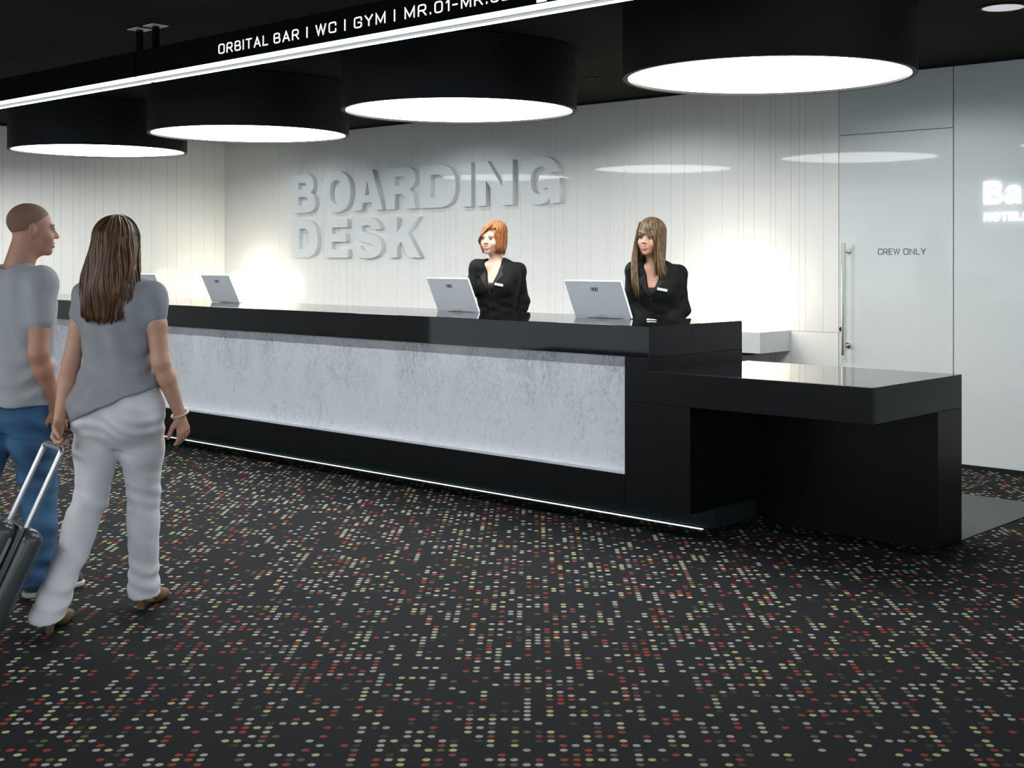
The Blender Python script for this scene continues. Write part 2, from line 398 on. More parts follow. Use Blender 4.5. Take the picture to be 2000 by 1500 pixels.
def carpet_mat():
    m = bpy.data.materials.new('dotted_carpet'); m.use_nodes = True
    nt = m.node_tree; N = nt.nodes.new; L = nt.links.new; b = nt.nodes['Principled BSDF']
    b.inputs['Roughness'].default_value = 0.9; b.inputs['Specular IOR Level'].default_value = 0.15
    def math_(op, a, c=None, clamp=False):
        k = N('ShaderNodeMath'); k.operation = op; k.use_clamp = clamp
        for i, v in enumerate((a, c)):
            if v is None: continue
            if isinstance(v, (int, float)): k.inputs[i].default_value = v
            else: L(v, k.inputs[i])
        return k.outputs[0]
    tc = N('ShaderNodeTexCoord'); mp = N('ShaderNodeMapping')
    S = 1 / 0.0370
    mp.inputs['Rotation'].default_value = (0, 0, -YAW); mp.inputs['Scale'].default_value = (S, S, S)
    mp.vector_type = 'POINT'
    L(tc.outputs['Object'], mp.inputs['Vector'])
    sx = N('ShaderNodeSeparateXYZ'); L(mp.outputs[0], sx.inputs[0])
    cx, cy = math_('FLOOR', sx.outputs[0]), math_('FLOOR', sx.outputs[1])
    fx, fy = math_('SUBTRACT', math_('FRACT', sx.outputs[0]), .5), math_('SUBTRACT', math_('FRACT', sx.outputs[1]), .5)
    dd = math_('SQRT', math_('ADD', math_('MULTIPLY', fx, fx), math_('MULTIPLY', fy, fy)))
    disc = N('ShaderNodeMapRange'); L(dd, disc.inputs[0]); disc.inputs[1].default_value = .355; disc.inputs[2].default_value = .29; disc.inputs[3].default_value = 0; disc.inputs[4].default_value = 1
    def wn(x, y, z):
        c = N('ShaderNodeCombineXYZ')
        for i, v in enumerate((x, y, z)):
            if isinstance(v, (int, float)): c.inputs[i].default_value = v
            else: L(v, c.inputs[i])
        w = N('ShaderNodeTexWhiteNoise'); w.noise_dimensions = '3D'; L(c.outputs[0], w.inputs['Vector']); return w.outputs['Value']
    cell = wn(cx, cy, 1.5)
    # runs along the columns: blocks of three or four cells share a second random number
    ph = math_('MULTIPLY', wn(cx, 0.5, 7.5), 4.0)
    run = wn(cx, math_('FLOOR', math_('DIVIDE', math_('ADD', cy, ph), 3.6)), 3.5)
    on = math_('LESS_THAN', math_('ADD', math_('MULTIPLY', cell, .60), math_('MULTIPLY', run, .40)), .435)
    ramp = N('ShaderNodeValToRGB'); ramp.color_ramp.interpolation = 'CONSTANT'
    cols = [(0, (.31, .32, .30)), (.27, (.37, .39, .18)), (.43, (.235, .036, .022)), (.68, (.085, .10, .048)), (.80, (.29, .30, .29)), (.88, (.034, .040, .024))]
    e = ramp.color_ramp.elements
    e[0].position = 0; e[0].color = cols[0][1] + (1,)
    e[1].position = cols[1][0]; e[1].color = cols[1][1] + (1,)
    for p, c in cols[2:]:
        q = e.new(p); q.color = c + (1,)
    L(wn(cx, cy, 9.5), ramp.inputs[0])
    n = N('ShaderNodeTexNoise'); n.inputs['Scale'].default_value = 260; n.inputs['Detail'].default_value = 2; L(tc.outputs['Object'], n.inputs['Vector'])
    base = N('ShaderNodeMix'); base.data_type = 'RGBA'; L(n.outputs['Fac'], base.inputs[0])
    base.inputs[6].default_value = (.0032, .0044, .0052, 1); base.inputs[7].default_value = (.0088, .0110, .0126, 1)
    mx = N('ShaderNodeMix'); mx.data_type = 'RGBA'; L(math_('MULTIPLY', disc.outputs[0], on), mx.inputs[0])
    L(base.outputs[2], mx.inputs[6]); L(ramp.outputs[0], mx.inputs[7]); L(mx.outputs[2], b.inputs['Base Color'])
    bp = N('ShaderNodeBump'); bp.inputs['Strength'].default_value = .35; bp.inputs['Distance'].default_value = .004
    L(n.outputs['Fac'], bp.inputs['Height']); L(bp.outputs[0], b.inputs['Normal'])
    return m
M['carpet'] = carpet_mat()

# ------------------------------------------------------------------ room shell
YW = 8.70; XL = -12.93; ZC = 2.86
X0, X1, Y0 = -14.2, 5.0, -5.0
tag(box('floor', (X0, Y0, -0.10), (X1, YW + 0.3, 0.0), M['carpet']), 'dark carpet with rows of small coloured dots', 'carpet', kind='structure')
tag(box('floor_staff_area', (XL, 6.46, 0.0), (-2.90, 7.74, 0.006), M['vinyl']), 'plain grey hard floor strip behind the desk', 'floor', kind='structure')
tag(box('ceiling', (X0, Y0, ZC), (X1, YW + 0.3, ZC + 0.12), M['ceiling']), 'dark matt ceiling', 'ceiling', kind='structure')

wall = tag(box('wall_back', (X0, YW + 0.012, 0.0), (X1, YW + 0.2, ZC), M['gap']), 'white glossy panelled wall behind the reception desk', 'wall', kind='structure')
seams = [-12.93, -12.769, -12.343, -12.116, -11.874, -11.518, -11.453, -11.335, -11.199, -11.075, -10.917, -10.813, -10.684, -10.574, -10.465, -10.358, -10.178, -9.876, -9.658, -9.559, -9.342, -9.166, -9.107, -9.014, -8.788, -8.628, -8.546, -8.325, -8.154, -7.993, -7.816, -7.784, -7.728, -7.63, -7.472, -7.311, -7.13, -7.09, -6.931, -6.797, -6.621, -6.428, -6.292, -6.112, -5.921, -5.764, -5.715, -5.614, -5.463, -5.417, -5.279, -5.206, -5.152, -4.997, -4.867]
Z_TOP = 2.835
for a, b in zip(seams, seams[1:]):
    z0 = 0.03
    if a >= -5.2795:
        box('panel', (a + .0011, YW, .918), (b - .0011, YW + .012, Z_TOP), M['wall'], wall)
    else:
        box('panel', (a + .0011, YW, z0), (b - .0011, YW + .012, Z_TOP), M['wall'], wall)
box('panel', (-5.277, YW, .03), (-4.869, YW + .012, .915), M['wall'], wall)
# plain back-painted glass panels round the door
box('panel', (-4.864, YW, 2.405), (-3.968, YW + .012, Z_TOP), M['glass_panel'], wall, .0015)
for a, b in ((-3.960, -2.2), (-2.196, -0.4), (-0.396, 1.4), (1.404, 3.2)):
    box('panel', (a, YW, .03), (b, YW + .012, Z_TOP), M['glass_panel'], wall, .0015)
wl = tag(box('wall_left', (XL - .2, -1.0, 0.0), (XL - .012, YW + .012, ZC), M['gap']), 'white panelled return wall at the far left', 'wall', kind='structure')
ls = [-1, 0, 1, 2, 3, 4, 4.4, 4.9, 5.2, 5.5, 5.72, 5.9, 6.025, 6.149, 6.291, 6.436, 6.577, 6.657, 6.796, 6.872, 6.931, 7.044, 7.14, 7.341, 7.497, 7.598, 7.732, 7.933, 8.052, 8.239, 8.417, 8.562, 8.70]
for a, b in zip(ls, ls[1:]):
    box('panel', (XL - .012, a + .0012, .03), (XL, b - .0012, Z_TOP), M['wall'], wl)
tag(box('trim_1', (XL, YW - .004, Z_TOP), (X1, YW + .012, ZC), M['black_gap']), 'black shadow gap along the top of the back wall', 'trim', kind='structure')
tag(box('trim_2', (XL - .012, -1.0, Z_TOP), (XL + .004, YW - .004, ZC), M['black_gap']), 'black shadow gap along the top of the left wall', 'trim', kind='structure')
tag(box('baseboard_back', (XL, YW + .002, 0.0), (X1, YW + .012, .03), M['black_gap']), 'black recessed skirting gap under the back wall', 'baseboard', kind='structure')

# door flush in the glass wall
door = tag(box('door_1', (-4.862, YW - .002, .012), (-3.966, YW + .010, 2.400), M['glass_panel'], None, .0015), 'flush white glass door marked CREW ONLY with a long steel pull bar', 'door', kind='structure')
h = tube('handle', [(-4.785, YW - .075, .754), (-4.785, YW - .075, 1.591)], .0145, M['steel'], door, 16)
for z in (.825, 1.526):
    tube('standoff', [(-4.785, YW - .066, z), (-4.785, YW - .010, z)], .011, M['steel'], h, 12)
    tube('rosette', [(-4.785, YW - .012, z), (-4.785, YW - .002, z)], .022, M['steel'], h, 16)
lock = tube('lock', [(-4.838, YW - .016, .945), (-4.838, YW - .001, .945)], .017, M['steel_dark'], door, 16)
tube('keyhole', [(-4.838, YW - .019, .945), (-4.838, YW - .0155, .945)], .007, M['black_gap'], lock, 10)
letters('CREW', -4.539, -4.372, 1.507, .040, YW - .0035, M['print'], door, w=.13, depth=.0015, gap=.34)
letters('ONLY', -4.338, -4.170, 1.507, .040, YW - .0035, M['print'], door, w=.13, depth=.0015, gap=.34)

# ------------------------------------------------------------------ wall ledge
ledge = empty('wall_ledge', (-9.1, YW, .76), label='long white shelf fixed to the wall behind the reception desk', cat='shelf')
def L_(lo, hi, base): return tuple(a - c for a, c in zip(lo, base)), tuple(a - c for a, c in zip(hi, base))
LB = (-9.1, YW, .76)
lo, hi = L_((XL + .005, 8.27, .760), (-5.285, YW - .002, .920), LB); box('board', lo, hi, M['ledge'], ledge, .003)
lo, hi = L_((XL + .3, 8.60, .715), (-5.6, YW - .002, .758), LB); box('bracket_rail', lo, hi, M['steel_dark'], ledge, .002)

# ------------------------------------------------------------------ reception desk
FY = 5.49; BY = 6.39; ZT = 1.113
desk = empty('reception_desk', (-7.9, 5.94, 0), label='long polished black reception desk with a white marble front and a lower end counter', cat='desk')
DB = (-7.9, 5.94, 0)
def dbox(name, lo, hi, m, parent=None, bevel=.002):
    lo, hi = L_(lo, hi, DB); return box(name, lo, hi, m, parent or desk, bevel)
XD = -12.90
tops = [XD, -10.35, -8.35, -6.342, -4.206]
for a, b in zip(tops, tops[1:]):
    dbox('counter_top', (a + .0006, FY, .945), (b - .0006, BY, ZT), M['black_gloss'])
dbox('marble_front', (XD, FY + .055, .285), (-4.371, FY + .085, .945), M['marble'], bevel=0)
dbox('marble_sill', (XD, FY + .004, .302), (-4.372, FY + .055, .318), M['marble'], bevel=.001)
rails = [XD, -10.3, -8.284, -6.332, -4.371]
for a, b in zip(rails, rails[1:]):
    dbox('bottom_rail', (a + .0008, FY, .139), (b - .0008, FY + .35, .302), M['black_honed'])
dbox('carcass', (XD, FY + .085, .14), (-4.371, BY - .02, .945), M['black_gap'], bevel=0)
dbox('end_column', (-4.3702, FY, .139), (-3.935, BY, .700), M['black_honed'])
dbox('end_column', (-4.3702, FY, .700), (-4.206, BY, .945), M['black_honed'])
pl = [XD, -10.1, -8.124, -6.202, -3.99]
for a, b in zip(pl, pl[1:]):
    dbox('plinth', (a + .001, 5.79, .012), (b - .001, 6.30, .139), M['plinth'])
led = dbox('led_strip', (XD, 5.774, .001), (-4.06, 5.789, .0045), M['desk_led'], bevel=0); led['label'] = 'thin white light strip at the foot of the desk'
# lower end counter
dbox('fascia', (-4.206, FY, .700), (-2.894, FY + .02, .873), M['black_honed'])
dbox('low_counter', (-4.206, FY + .0202, .700), (-2.894, 6.455, .873), M['black_gloss'])
dbox('support_panel', (-3.934, 6.172, .0), (-2.894, 6.455, .6995), M['black_honed'])

# ------------------------------------------------------------------ drum lamps
R = 0.782
drum_labels = {
 -3.775: 'large black drum ceiling lamp, the nearest one above the low end counter',
 -6.165: 'large black drum ceiling lamp above the redhead receptionist, second from the right',
 -8.55: 'large black drum ceiling lamp above BOARDING lettering, third from the right',
 -10.90: 'large black drum ceiling lamp, the leftmost one in view',
}
def drum(x, lab, y=5.98):
    t = empty('drum_lamp', (x, y, ZC), label=lab, cat='lamp', group='drum lamps hung above the desk')
    lathe('shade', [(0, -.002), (R - .02, -.002), (R, -.006), (R, -.405), (R - .028, -.405), (R - .028, -.37), (0, -.37)], M['drum'], t, 96)
    lathe('diffuser', [(0, -.392), (R - .030, -.392), (R - .030, -.375), (0, -.375)], M['diffuser'], t, 96)
    return t
for x, lab in drum_labels.items(): drum(x, lab)
# unseen drum lamps, added to light the walkers' backs and the lobby floor
drum(-6.1, 'added black drum lamp, out of view over the lobby behind the walking couple', -.5)
drum(-2.9, 'added black drum lamp, out of view over the lobby nearest the camera', -.9)

# ------------------------------------------------------------------ hanging direction sign
SY = 4.04; SD = .12; SB = 2.54; ST = 2.714
sign = empty('hanging_sign', (-6.0, SY + SD / 2, ZC), label='long black hanging direction sign with backlit white lettering and a glowing lower edge', cat='sign')
SO = (-6.0, SY + SD / 2, ZC)
def sbox(name, lo, hi, m, parent=None, bevel=.001):
    lo, hi = L_(lo, hi, SO); return box(name, lo, hi, m, parent or sign, bevel)
secs = [(-10.6, -6.955), (-6.925, -2.9)]
for a, b in secs:
    sec = sbox('sign_box', (a, SY, SB + .021), (b, SY + SD, ST), M['sign'])
    sbox('front_diffuser', (a, SY, SB + .004), (b, SY + .03, SB + .0205), M['led_front'], sec, 0)
    sbox('underside_diffuser', (a, SY + .034, SB), (b, SY + .088, SB + .0205), M['led_under'], sec, 0)
    sbox('led_strip', (a, SY + .0885, SB + .001), (b, SY + SD - .004, SB + .0205), M['led'], sec, 0)
    sbox('back_profile', (a, SY + SD - .0038, SB - .002), (b, SY + SD, SB + .0205), M['steel_dark'], sec, 0)
    sbox('edge_profile', (a, SY + .0302, SB - .001), (b, SY + .0338, SB + .0205), M['steel_dark'], sec, 0)
words = [('ORBITAL', -6.061, -5.613), ('BAR', -5.554, -5.348), ('|', -5.276, -5.276), ('WC', -5.201, -5.045), ('|', -4.973, -4.973), ('GYM', -4.899, -4.674), ('|', -4.604, -4.604), ('MR.01', -4.528, -4.233), ('-', -4.205, -4.179), ('MR.05', -4.149, -3.850)]
for w, a, b in words:
    letters(w, a, b, 2.605, .048, SY - .003, M['sign_text'], sign, off=SO, w=.125, depth=.002, gap=.46)
sbox('pictogram', (-3.692, SY - .003, 2.566), (-3.635, SY - .001, 2.66), M['sign_text'])
for x in (-6.99, -6.81, -3.2, -3.02, -10.4):
    rod = sbox('hanger_rod', (x - .016, SY + .044, ST), (x + .016, SY + .076, ZC - .004), M['sign'])
    sbox('ceiling_plate', (x - .054, SY + .006, ZC - .006), (x + .054, SY + .114, ZC - .0005), M['white_metal'], rod)

# ------------------------------------------------------------------ lettering on the wall
LY = YW - .055
bs = empty('wall_lettering', (-9.6, YW, 1.48), label='raised white letters BOARDING DESK fixed to the panelled wall', cat='lettering')
BO = Vector((-9.6, YW, 1.48))
def shift(o, off):
    o.data.transform(Matrix.Translation(-Vector(off)))
for ch, (a, b) in zip('BOARDING', [(-11.575, -11.149), (-11.032, -10.557), (-10.53, -10.04), (-9.992, -9.527), (-9.470, -8.965), (-8.884, -8.751), (-8.690, -8.205), (-8.130, -7.625)]):
    o = heavy_letter(ch, a, b, 1.975, 2.395, LY, .053, M['letter'], bs); shift(o, BO)
for ch, (a, b) in zip('DESK', [(-11.575, -11.108), (-10.994, -10.598), (-10.539, -10.056), (-9.96, -9.467)]):
    o = heavy_letter(ch, a, b, 1.485, 1.895, LY, .053, M['letter'], bs); shift(o, BO)

hs = empty('logo_lettering', (-3.6, YW, 1.73), label='glowing white logo letters Ba over HOTELS on the wall right of the crew door', cat='lettering')
HO = Vector((-3.6, YW, 1.73))
for ch, a, b, z0, z1 in [('B', -3.737, -3.602, 1.850, 2.010), ('a', -3.590, -3.472, 1.852, 1.975)]:
    o = heavy_letter(ch, a, b, z0, z1, YW - .02, .015, M['logo_glow'], hs); shift(o, HO)
for ch, (a, b) in zip('HOTELS', [(-3.737, -3.688), (-3.680, -3.622), (-3.617, -3.570), (-3.562, -3.520), (-3.512, -3.474), (-3.468, -3.42)]):
    o = heavy_letter(ch, a, b, 1.733, 1.795, YW - .016, .012, M['logo_glow'], hs); shift(o, HO)

# ------------------------------------------------------------------ globe lamps on the ledge
for x, lab in ((-12.14, 'glowing white globe lamp on the ledge in the far left corner'), (-5.70, 'glowing white globe lamp on the ledge behind the brown-haired receptionist')):
    g = empty('globe_lamp', (x, 8.42, .9202), label=lab, cat='lamp', group='globe lamps on the wall ledge')
    lathe('base', [(0, 0), (.07, 0), (.07, .012), (.05, .02), (0, .02)], M['white_metal'], g, 32)
    pr = [(0.0, .018)] + [(.215 * math.sin(math.pi * k / 24), .232 - .215 * math.cos(math.pi * k / 24)) for k in range(2, 24)] + [(0, .447)]
    lathe('globe', pr, M['globe'], g, 48)

# ------------------------------------------------------------------ recessed ceiling lights
def spot(x, y, lab, r=.05, lit=True):
    t = empty('recessed_spotlight', (x, y, ZC), label=lab, cat='ceiling light', group='recessed spotlights in front of the wall')
    lathe('trim_ring', [(r, -.001), (r * 1.25, -.001), (r * 1.25, -.006), (r * .92, -.006), (r * .92, -.001)], M['black_gap'], t, 32)
    lathe('lens', [(0, -.002), (r * .9, -.002), (r * .9, -.001), (0, -.001)], M['screen'], t, 32)
    ld = bpy.data.lights.new('spot_beam', 'SPOT'); ld.energy = SPOT_W; ld.spot_size = math.radians(158); ld.spot_blend = 0.35; ld.shadow_soft_size = .05
    ld.color = (.90, .97, 1.0)
    lo_ = bpy.data.objects.new('spot_beam', ld); COL.objects.link(lo_); lo_.parent = t; lo_.location = (0, 0, -.012)
    lo_.rotation_euler = (0, 0, 0)
for x, lab in ((-3.96, 'small black recessed ceiling spotlight above the crew door'), (-6.35, 'small black recessed ceiling spotlight between the two nearest drum lamps'), (-8.74, 'small black recessed ceiling spotlight behind the second drum lamp'), (-11.13, 'small black recessed ceiling spotlight near the left wall')):
    spot(x, 7.58, lab)
dl = empty('round_downlight', (-2.88, 6.95, ZC), label='round white flush downlight in the ceiling at the right edge', cat='ceiling light')
lathe('trim_ring', [(.115, -.001), (.135, -.001), (.135, -.007), (.112, -.007), (.112, -.001)], M['black_gap'], dl, 40)
lathe('diffuser', [(0, -.004), (.112, -.004), (.112, -.001), (0, -.001)], emis('soft_downlight', (.86, .88, .94), .55), dl, 40)

# ------------------------------------------------------------------ monitors on the counter
def monitor(x, y, w, lab):
    t = empty('monitor', (x, y, ZT), label=lab, cat='monitor', group='white monitors on the reception desk')
    hgt = .252; ang = math.atan2(.108, .228)
    Rm = Matrix.Rotation(ang, 4, 'X')
    bm = bmesh.new(); box_bm(bm, (-w / 2, -.008, .004), (w / 2, .008, .004 + hgt), .0035); bm.transform(Rm)
    p = bm_obj('panel', bm, M['monitor'], t)
    bm = bmesh.new(); box_bm(bm, (-w / 2 + .012, .0075, .022), (w / 2 - .012, .0095, hgt - .008)); bm.transform(Rm)
    bm_obj('screen', bm, M['screen'], p)
    bm = bmesh.new(); stroke_text(bm, 'noc', -.028, .026, .190, .020, -.0095, w=.2, depth=.001, gap=.22, slant=.22); bm.transform(Rm)
    bm_obj('logo', bm, M['print'], p)
    bm = bmesh.new(); box_bm(bm, (-.045, -.0105, .014), (.045, -.0075, .030), .001); bm.transform(Rm)
    bm_obj('hinge_cover', bm, M['white_metal'], p)
    bm = bmesh.new(); box_bm(bm, (-w * .30, .004, .0005), (w * .30, .085, .008), .003)
    bm_obj('foot', bm, M['monitor'], t)
    return t
monitor(-9.99, 5.99, .43, 'white monitor on the desk half hidden by the walking woman')
monitor(-9.03, 6.09, .40, 'white monitor standing alone on the desk near the left globe lamp')
monitor(-6.345, 6.15, .405, 'white monitor on the desk in front of the redhead receptionist')
monitor(-5.005, 6.085, .445, 'white monitor on the desk beside the brown-haired receptionist')
pen = empty('pen', (-4.592, 6.025, ZT), math.radians(-13), 'thin white pen lying on the black desk top near its corner', 'pen')
tube('barrel', [(-.045, 0, .0045), (.035, 0, .0045)], .004, M['white_metal'], pen, 10)
tube('tip', [(.035, 0, .0045), (.047, 0, .0042)], [.004, .0012], M['steel'], pen, 10)
tube('cap_clip', [(-.045, 0, .0095), (-.018, 0, .0095)], .0012, M['steel'], pen, 6)

# ================================================================== people
# ---- a small signed-distance modeller: smooth unions on a grid, meshed with surface nets
def rotz(a): c, s = math.cos(a), math.sin(a); return np.array([[c, -s, 0], [s, c, 0], [0, 0, 1.0]])
def rotx(a): c, s = math.cos(a), math.sin(a); return np.array([[1.0, 0, 0], [0, c, -s], [0, s, c]])
def roty(a): c, s = math.cos(a), math.sin(a); return np.array([[c, 0, s], [0, 1.0, 0], [-s, 0, c]])

def catmull(xs, ys, x):
    xs = np.asarray(xs, float); ys = np.asarray(ys, float)
    m = np.gradient(ys, xs)
    x = np.clip(x, xs[0], xs[-1]); i = np.clip(np.searchsorted(xs, x) - 1, 0, len(xs) - 2)
    h = xs[i + 1] - xs[i]; t = (x - xs[i]) / h
    return (ys[i] * (2 * t**3 - 3 * t**2 + 1) + ys[i + 1] * (-2 * t**3 + 3 * t**2) + h * m[i] * (t**3 - 2 * t**2 + t) + h * m[i + 1] * (t**3 - t**2))

class Field:
    def __init__(s, lo, hi, h):
        s.lo = np.array(lo, float); s.h = h
        s.n = np.ceil((np.array(hi) - s.lo) / h).astype(int) + 1
        s.a = np.full(s.n, 0.3, np.float32)
    def sub(s, lo, hi):
        i0 = np.clip(np.floor((np.array(lo) - s.lo) / s.h).astype(int), 0, s.n - 1)
        i1 = np.clip(np.ceil((np.array(hi) - s.lo) / s.h).astype(int) + 1, 1, s.n)
        sl = tuple(slice(a, b) for a, b in zip(i0, i1))
        ax = [(s.lo[k] + s.h * np.arange(i0[k], i1[k])).astype(np.float32) for k in range(3)]
        return sl, ax[0][:, None, None], ax[1][None, :, None], ax[2][None, None, :]
    def merge(s, sl, d, k, op):
        a = s.a[sl]
        if op == 'u':
            if k > 0:
                hh = np.maximum(k - np.abs(a - d), 0) / k; r = np.minimum(a, d) - hh * hh * k * .25
            else: r = np.minimum(a, d)
        else:
            dd = -d if op == 's' else d
            if k > 0:
                hh = np.maximum(k - np.abs(a - dd), 0) / k; r = np.maximum(a, dd) + hh * hh * k * .25
            else: r = np.maximum(a, dd)
        s.a[sl] = r
    def ell(s, c, r, k=.015, R=None, T=None, op='u'):
        """ellipsoid; R rotates it; T=(R,t) is an outer frame"""
        c = np.array(c, float); r = np.array(r, float); RR = np.eye(3) if R is None else R
        if T is not None: c = T[0] @ c + T[1]; RR = T[0] @ RR
        b = r.max() + k + .02
        sl, x, y, z = s.sub(c - b, c + b)
        if 0 in s.a[sl].shape: return s
        x, y, z = x - c[0], y - c[1], z - c[2]
        q = [RR[0, i] * x + RR[1, i] * y + RR[2, i] * z for i in range(3)]
        k0 = np.sqrt(sum((q[i] / r[i]) ** 2 for i in range(3))); k1 = np.sqrt(sum((q[i] / r[i] ** 2) ** 2 for i in range(3))) + 1e-9
        s.merge(sl, k0 * (k0 - 1) / k1, k, op); return s
    def cone(s, p, q, r0, r1, k=.015, flat=None, T=None, op='u'):
        """tapered capsule; flat=(direction, factor) squashes the section"""
        p = np.array(p, float); q = np.array(q, float)
        if T is not None: p = T[0] @ p + T[1]; q = T[0] @ q + T[1]
        b = max(r0, r1) + k + .02
        sl, x, y, z = s.sub(np.minimum(p, q) - b, np.maximum(p, q) + b)
        if 0 in s.a[sl].shape: return s
        ba = q - p; L2 = ba @ ba + 1e-12
        x, y, z = x - p[0], y - p[1], z - p[2]
        t = np.clip((x * ba[0] + y * ba[1] + z * ba[2]) / L2, 0, 1)
        dx, dy, dz = x - t * ba[0], y - t * ba[1], z - t * ba[2]
        f = 1.0
        if flat is not None:
            nv = np.array(flat[0], float)
            if T is not None: nv = T[0] @ nv
            nv = nv / np.linalg.norm(nv); f = flat[1]
            w = dx * nv[0] + dy * nv[1] + dz * nv[2]; g = (1 / f - 1)
            dx, dy, dz = dx + g * w * nv[0], dy + g * w * nv[1], dz + g * w * nv[2]
        d = (np.sqrt(dx * dx + dy * dy + dz * dz) - (r0 + (r1 - r0) * t)) * min(1.0, (f + 1) / 2)
        s.merge(sl, d.astype(np.float32), k, op); return s
    def chain(s, pts, rad, k=.015, flat=None, T=None):
        for i in range(len(pts) - 1): s.cone(pts[i], pts[i + 1], rad[i], rad[i + 1], k, flat, T)
        return s
    def loft(s, secs, yaw=0.0, k=.015, p=2.2, T=None, op='u'):
        """stack of superellipse sections (z, cx, cy, half width, half depth), monotone in z"""
        S = np.array(secs, float); S = S[np.argsort(S[:, 0])]
        m = max(S[:, 3].max(), S[:, 4].max()) * 1.1 + k + .02
        lo = np.array([S[:, 1].min() - m, S[:, 2].min() - m, S[0, 0] - k - .02]); hi = np.array([S[:, 1].max() + m, S[:, 2].max() + m, S[-1, 0] + k + .02])
        if T is not None:
            cs = np.array([[a, b, c] for a in (lo[0], hi[0]) for b in (lo[1], hi[1]) for c in (lo[2], hi[2])]) @ T[0].T + T[1]
            sl, x, y, z = s.sub(cs.min(0), cs.max(0))
            x, y, z = x - T[1][0], y - T[1][1], z - T[1][2]
            x, y, z = [T[0][0, i] * x + T[0][1, i] * y + T[0][2, i] * z for i in range(3)]
        else: sl, x, y, z = s.sub(lo, hi)
        cx, cy, hw, hd = [catmull(S[:, 0], S[:, i], z) for i in (1, 2, 3, 4)]
        hw = np.maximum(hw, .004); hd = np.maximum(hd, .004)
        c_, s_ = math.cos(yaw), math.sin(yaw)
        u = (x - cx) * c_ + (y - cy) * s_; v = -(x - cx) * s_ + (y - cy) * c_
        g = (np.abs(u / hw) ** p + np.abs(v / hd) ** p + 1e-9) ** (1 / p)
        d = (g - 1) * np.minimum(hw, hd)
        zc = np.maximum(S[0, 0] - z, z - S[-1, 0]); kk = .012
        hh = np.maximum(kk - np.abs(d - zc), 0) / kk
        d = np.maximum(d, zc) + hh * hh * kk * .25
        s.merge(sl, d.astype(np.float32), k, op); return s
    def plane(s, pt, nrm, k=.006):
        """keep what lies below the plane"""
        n_ = np.array(nrm, float); n_ /= np.linalg.norm(n_)
        sl, x, y, z = s.sub(s.lo, s.lo + s.h * s.n)
        s.merge(sl, ((x - pt[0]) * n_[0] + (y - pt[1]) * n_[1] + (z - pt[2]) * n_[2]).astype(np.float32), k, 'i'); return s
    def warp(s, fn):
        sl, x, y, z = s.sub(s.lo, s.lo + s.h * s.n)
        near = np.abs(s.a) < .06
        s.a = np.where(near, s.a + fn(x, y, z).astype(np.float32), s.a); return s
    def mesh(s, name, smooth=1):
        a = s.a
        a[0], a[-1] = .3, .3; a[:, 0], a[:, -1] = .3, .3; a[:, :, 0], a[:, :, -1] = .3, .3
        ins = a < 0
        cnt = np.zeros(tuple(np.array(a.shape) - 1), np.int8)
        sh = [(i, j, k) for i in (0, 1) for j in (0, 1) for k in (0, 1)]
        def cut(v, o): return v[o[0]:v.shape[0] - 1 + o[0], o[1]:v.shape[1] - 1 + o[1], o[2]:v.shape[2] - 1 + o[2]]
        for o in sh: cnt += cut(ins, o)
        act = (cnt > 0) & (cnt < 8)
        I = np.argwhere(act); idx = np.full(act.shape, -1, np.int64); idx[act] = np.arange(len(I))
        V = {o: a[I[:, 0] + o[0], I[:, 1] + o[1], I[:, 2] + o[2]] for o in sh}
        acc = np.zeros((len(I), 3)); num = np.zeros(len(I))
        for o in sh:
            for ax in range(3):
                if o[ax] == 0:
                    q = list(o); q[ax] = 1; q = tuple(q)
                    va, vb = V[o], V[q]; cr = (va < 0) != (vb < 0)
                    t = np.where(cr, va / np.where(cr, va - vb, 1), 0)
                    pos = np.tile(np.array(o, float), (len(I), 1)); pos[:, ax] = t
                    acc += pos * cr[:, None]; num += cr
        P = s.lo + s.h * (I + acc / num[:, None])
        faces = []
        for ax in range(3):
            o = [0, 0, 0]; o[ax] = 1
            A = ins[:-1 if ax == 0 else None, :-1 if ax == 1 else None, :-1 if ax == 2 else None]
            B = ins[1 if ax == 0 else 0:, 1 if ax == 1 else 0:, 1 if ax == 2 else 0:]
            E = np.argwhere(A != B); sgn = A[tuple(E.T)]
            b, c = (ax + 1) % 3, (ax + 2) % 3
            def cell(db, dc):
                q = E.copy(); q[:, b] -= db; q[:, c] -= dc; return idx[tuple(q.T)]
            Q = np.stack([cell(1, 1), cell(0, 1), cell(0, 0), cell(1, 0)], 1)
            Q[~sgn] = Q[~sgn][:, ::-1]
            faces.append(Q)
        Fq = np.concatenate(faces)
        for _ in range(smooth):
            nb = np.zeros_like(P); ct = np.zeros(len(P))
            for i in range(4):
                np.add.at(nb, Fq[:, i], P[Fq[:, (i + 1) % 4]]); np.add.at(ct, Fq[:, i], 1)
                np.add.at(nb, Fq[:, (i + 1) % 4], P[Fq[:, i]]); np.add.at(ct, Fq[:, (i + 1) % 4], 1)
            P = P * .5 + .5 * nb / ct[:, None]
        me = bpy.data.meshes.new(name)
        me.vertices.add(len(P)); me.vertices.foreach_set('co', P.astype(np.float32).ravel())
        me.loops.add(Fq.size); me.loops.foreach_set('vertex_index', Fq.ravel().astype(np.int32))
        me.polygons.add(len(Fq)); me.polygons.foreach_set('loop_start', np.arange(0, Fq.size, 4, dtype=np.int32))
        me.update(calc_edges=True); me.validate()
        me.polygons.foreach_set('use_smooth', [True] * len(me.polygons))
        return me

def sd_obj(name, fld, m, parent, smooth=1):
    return link(name, fld.mesh(name, smooth), m, parent)

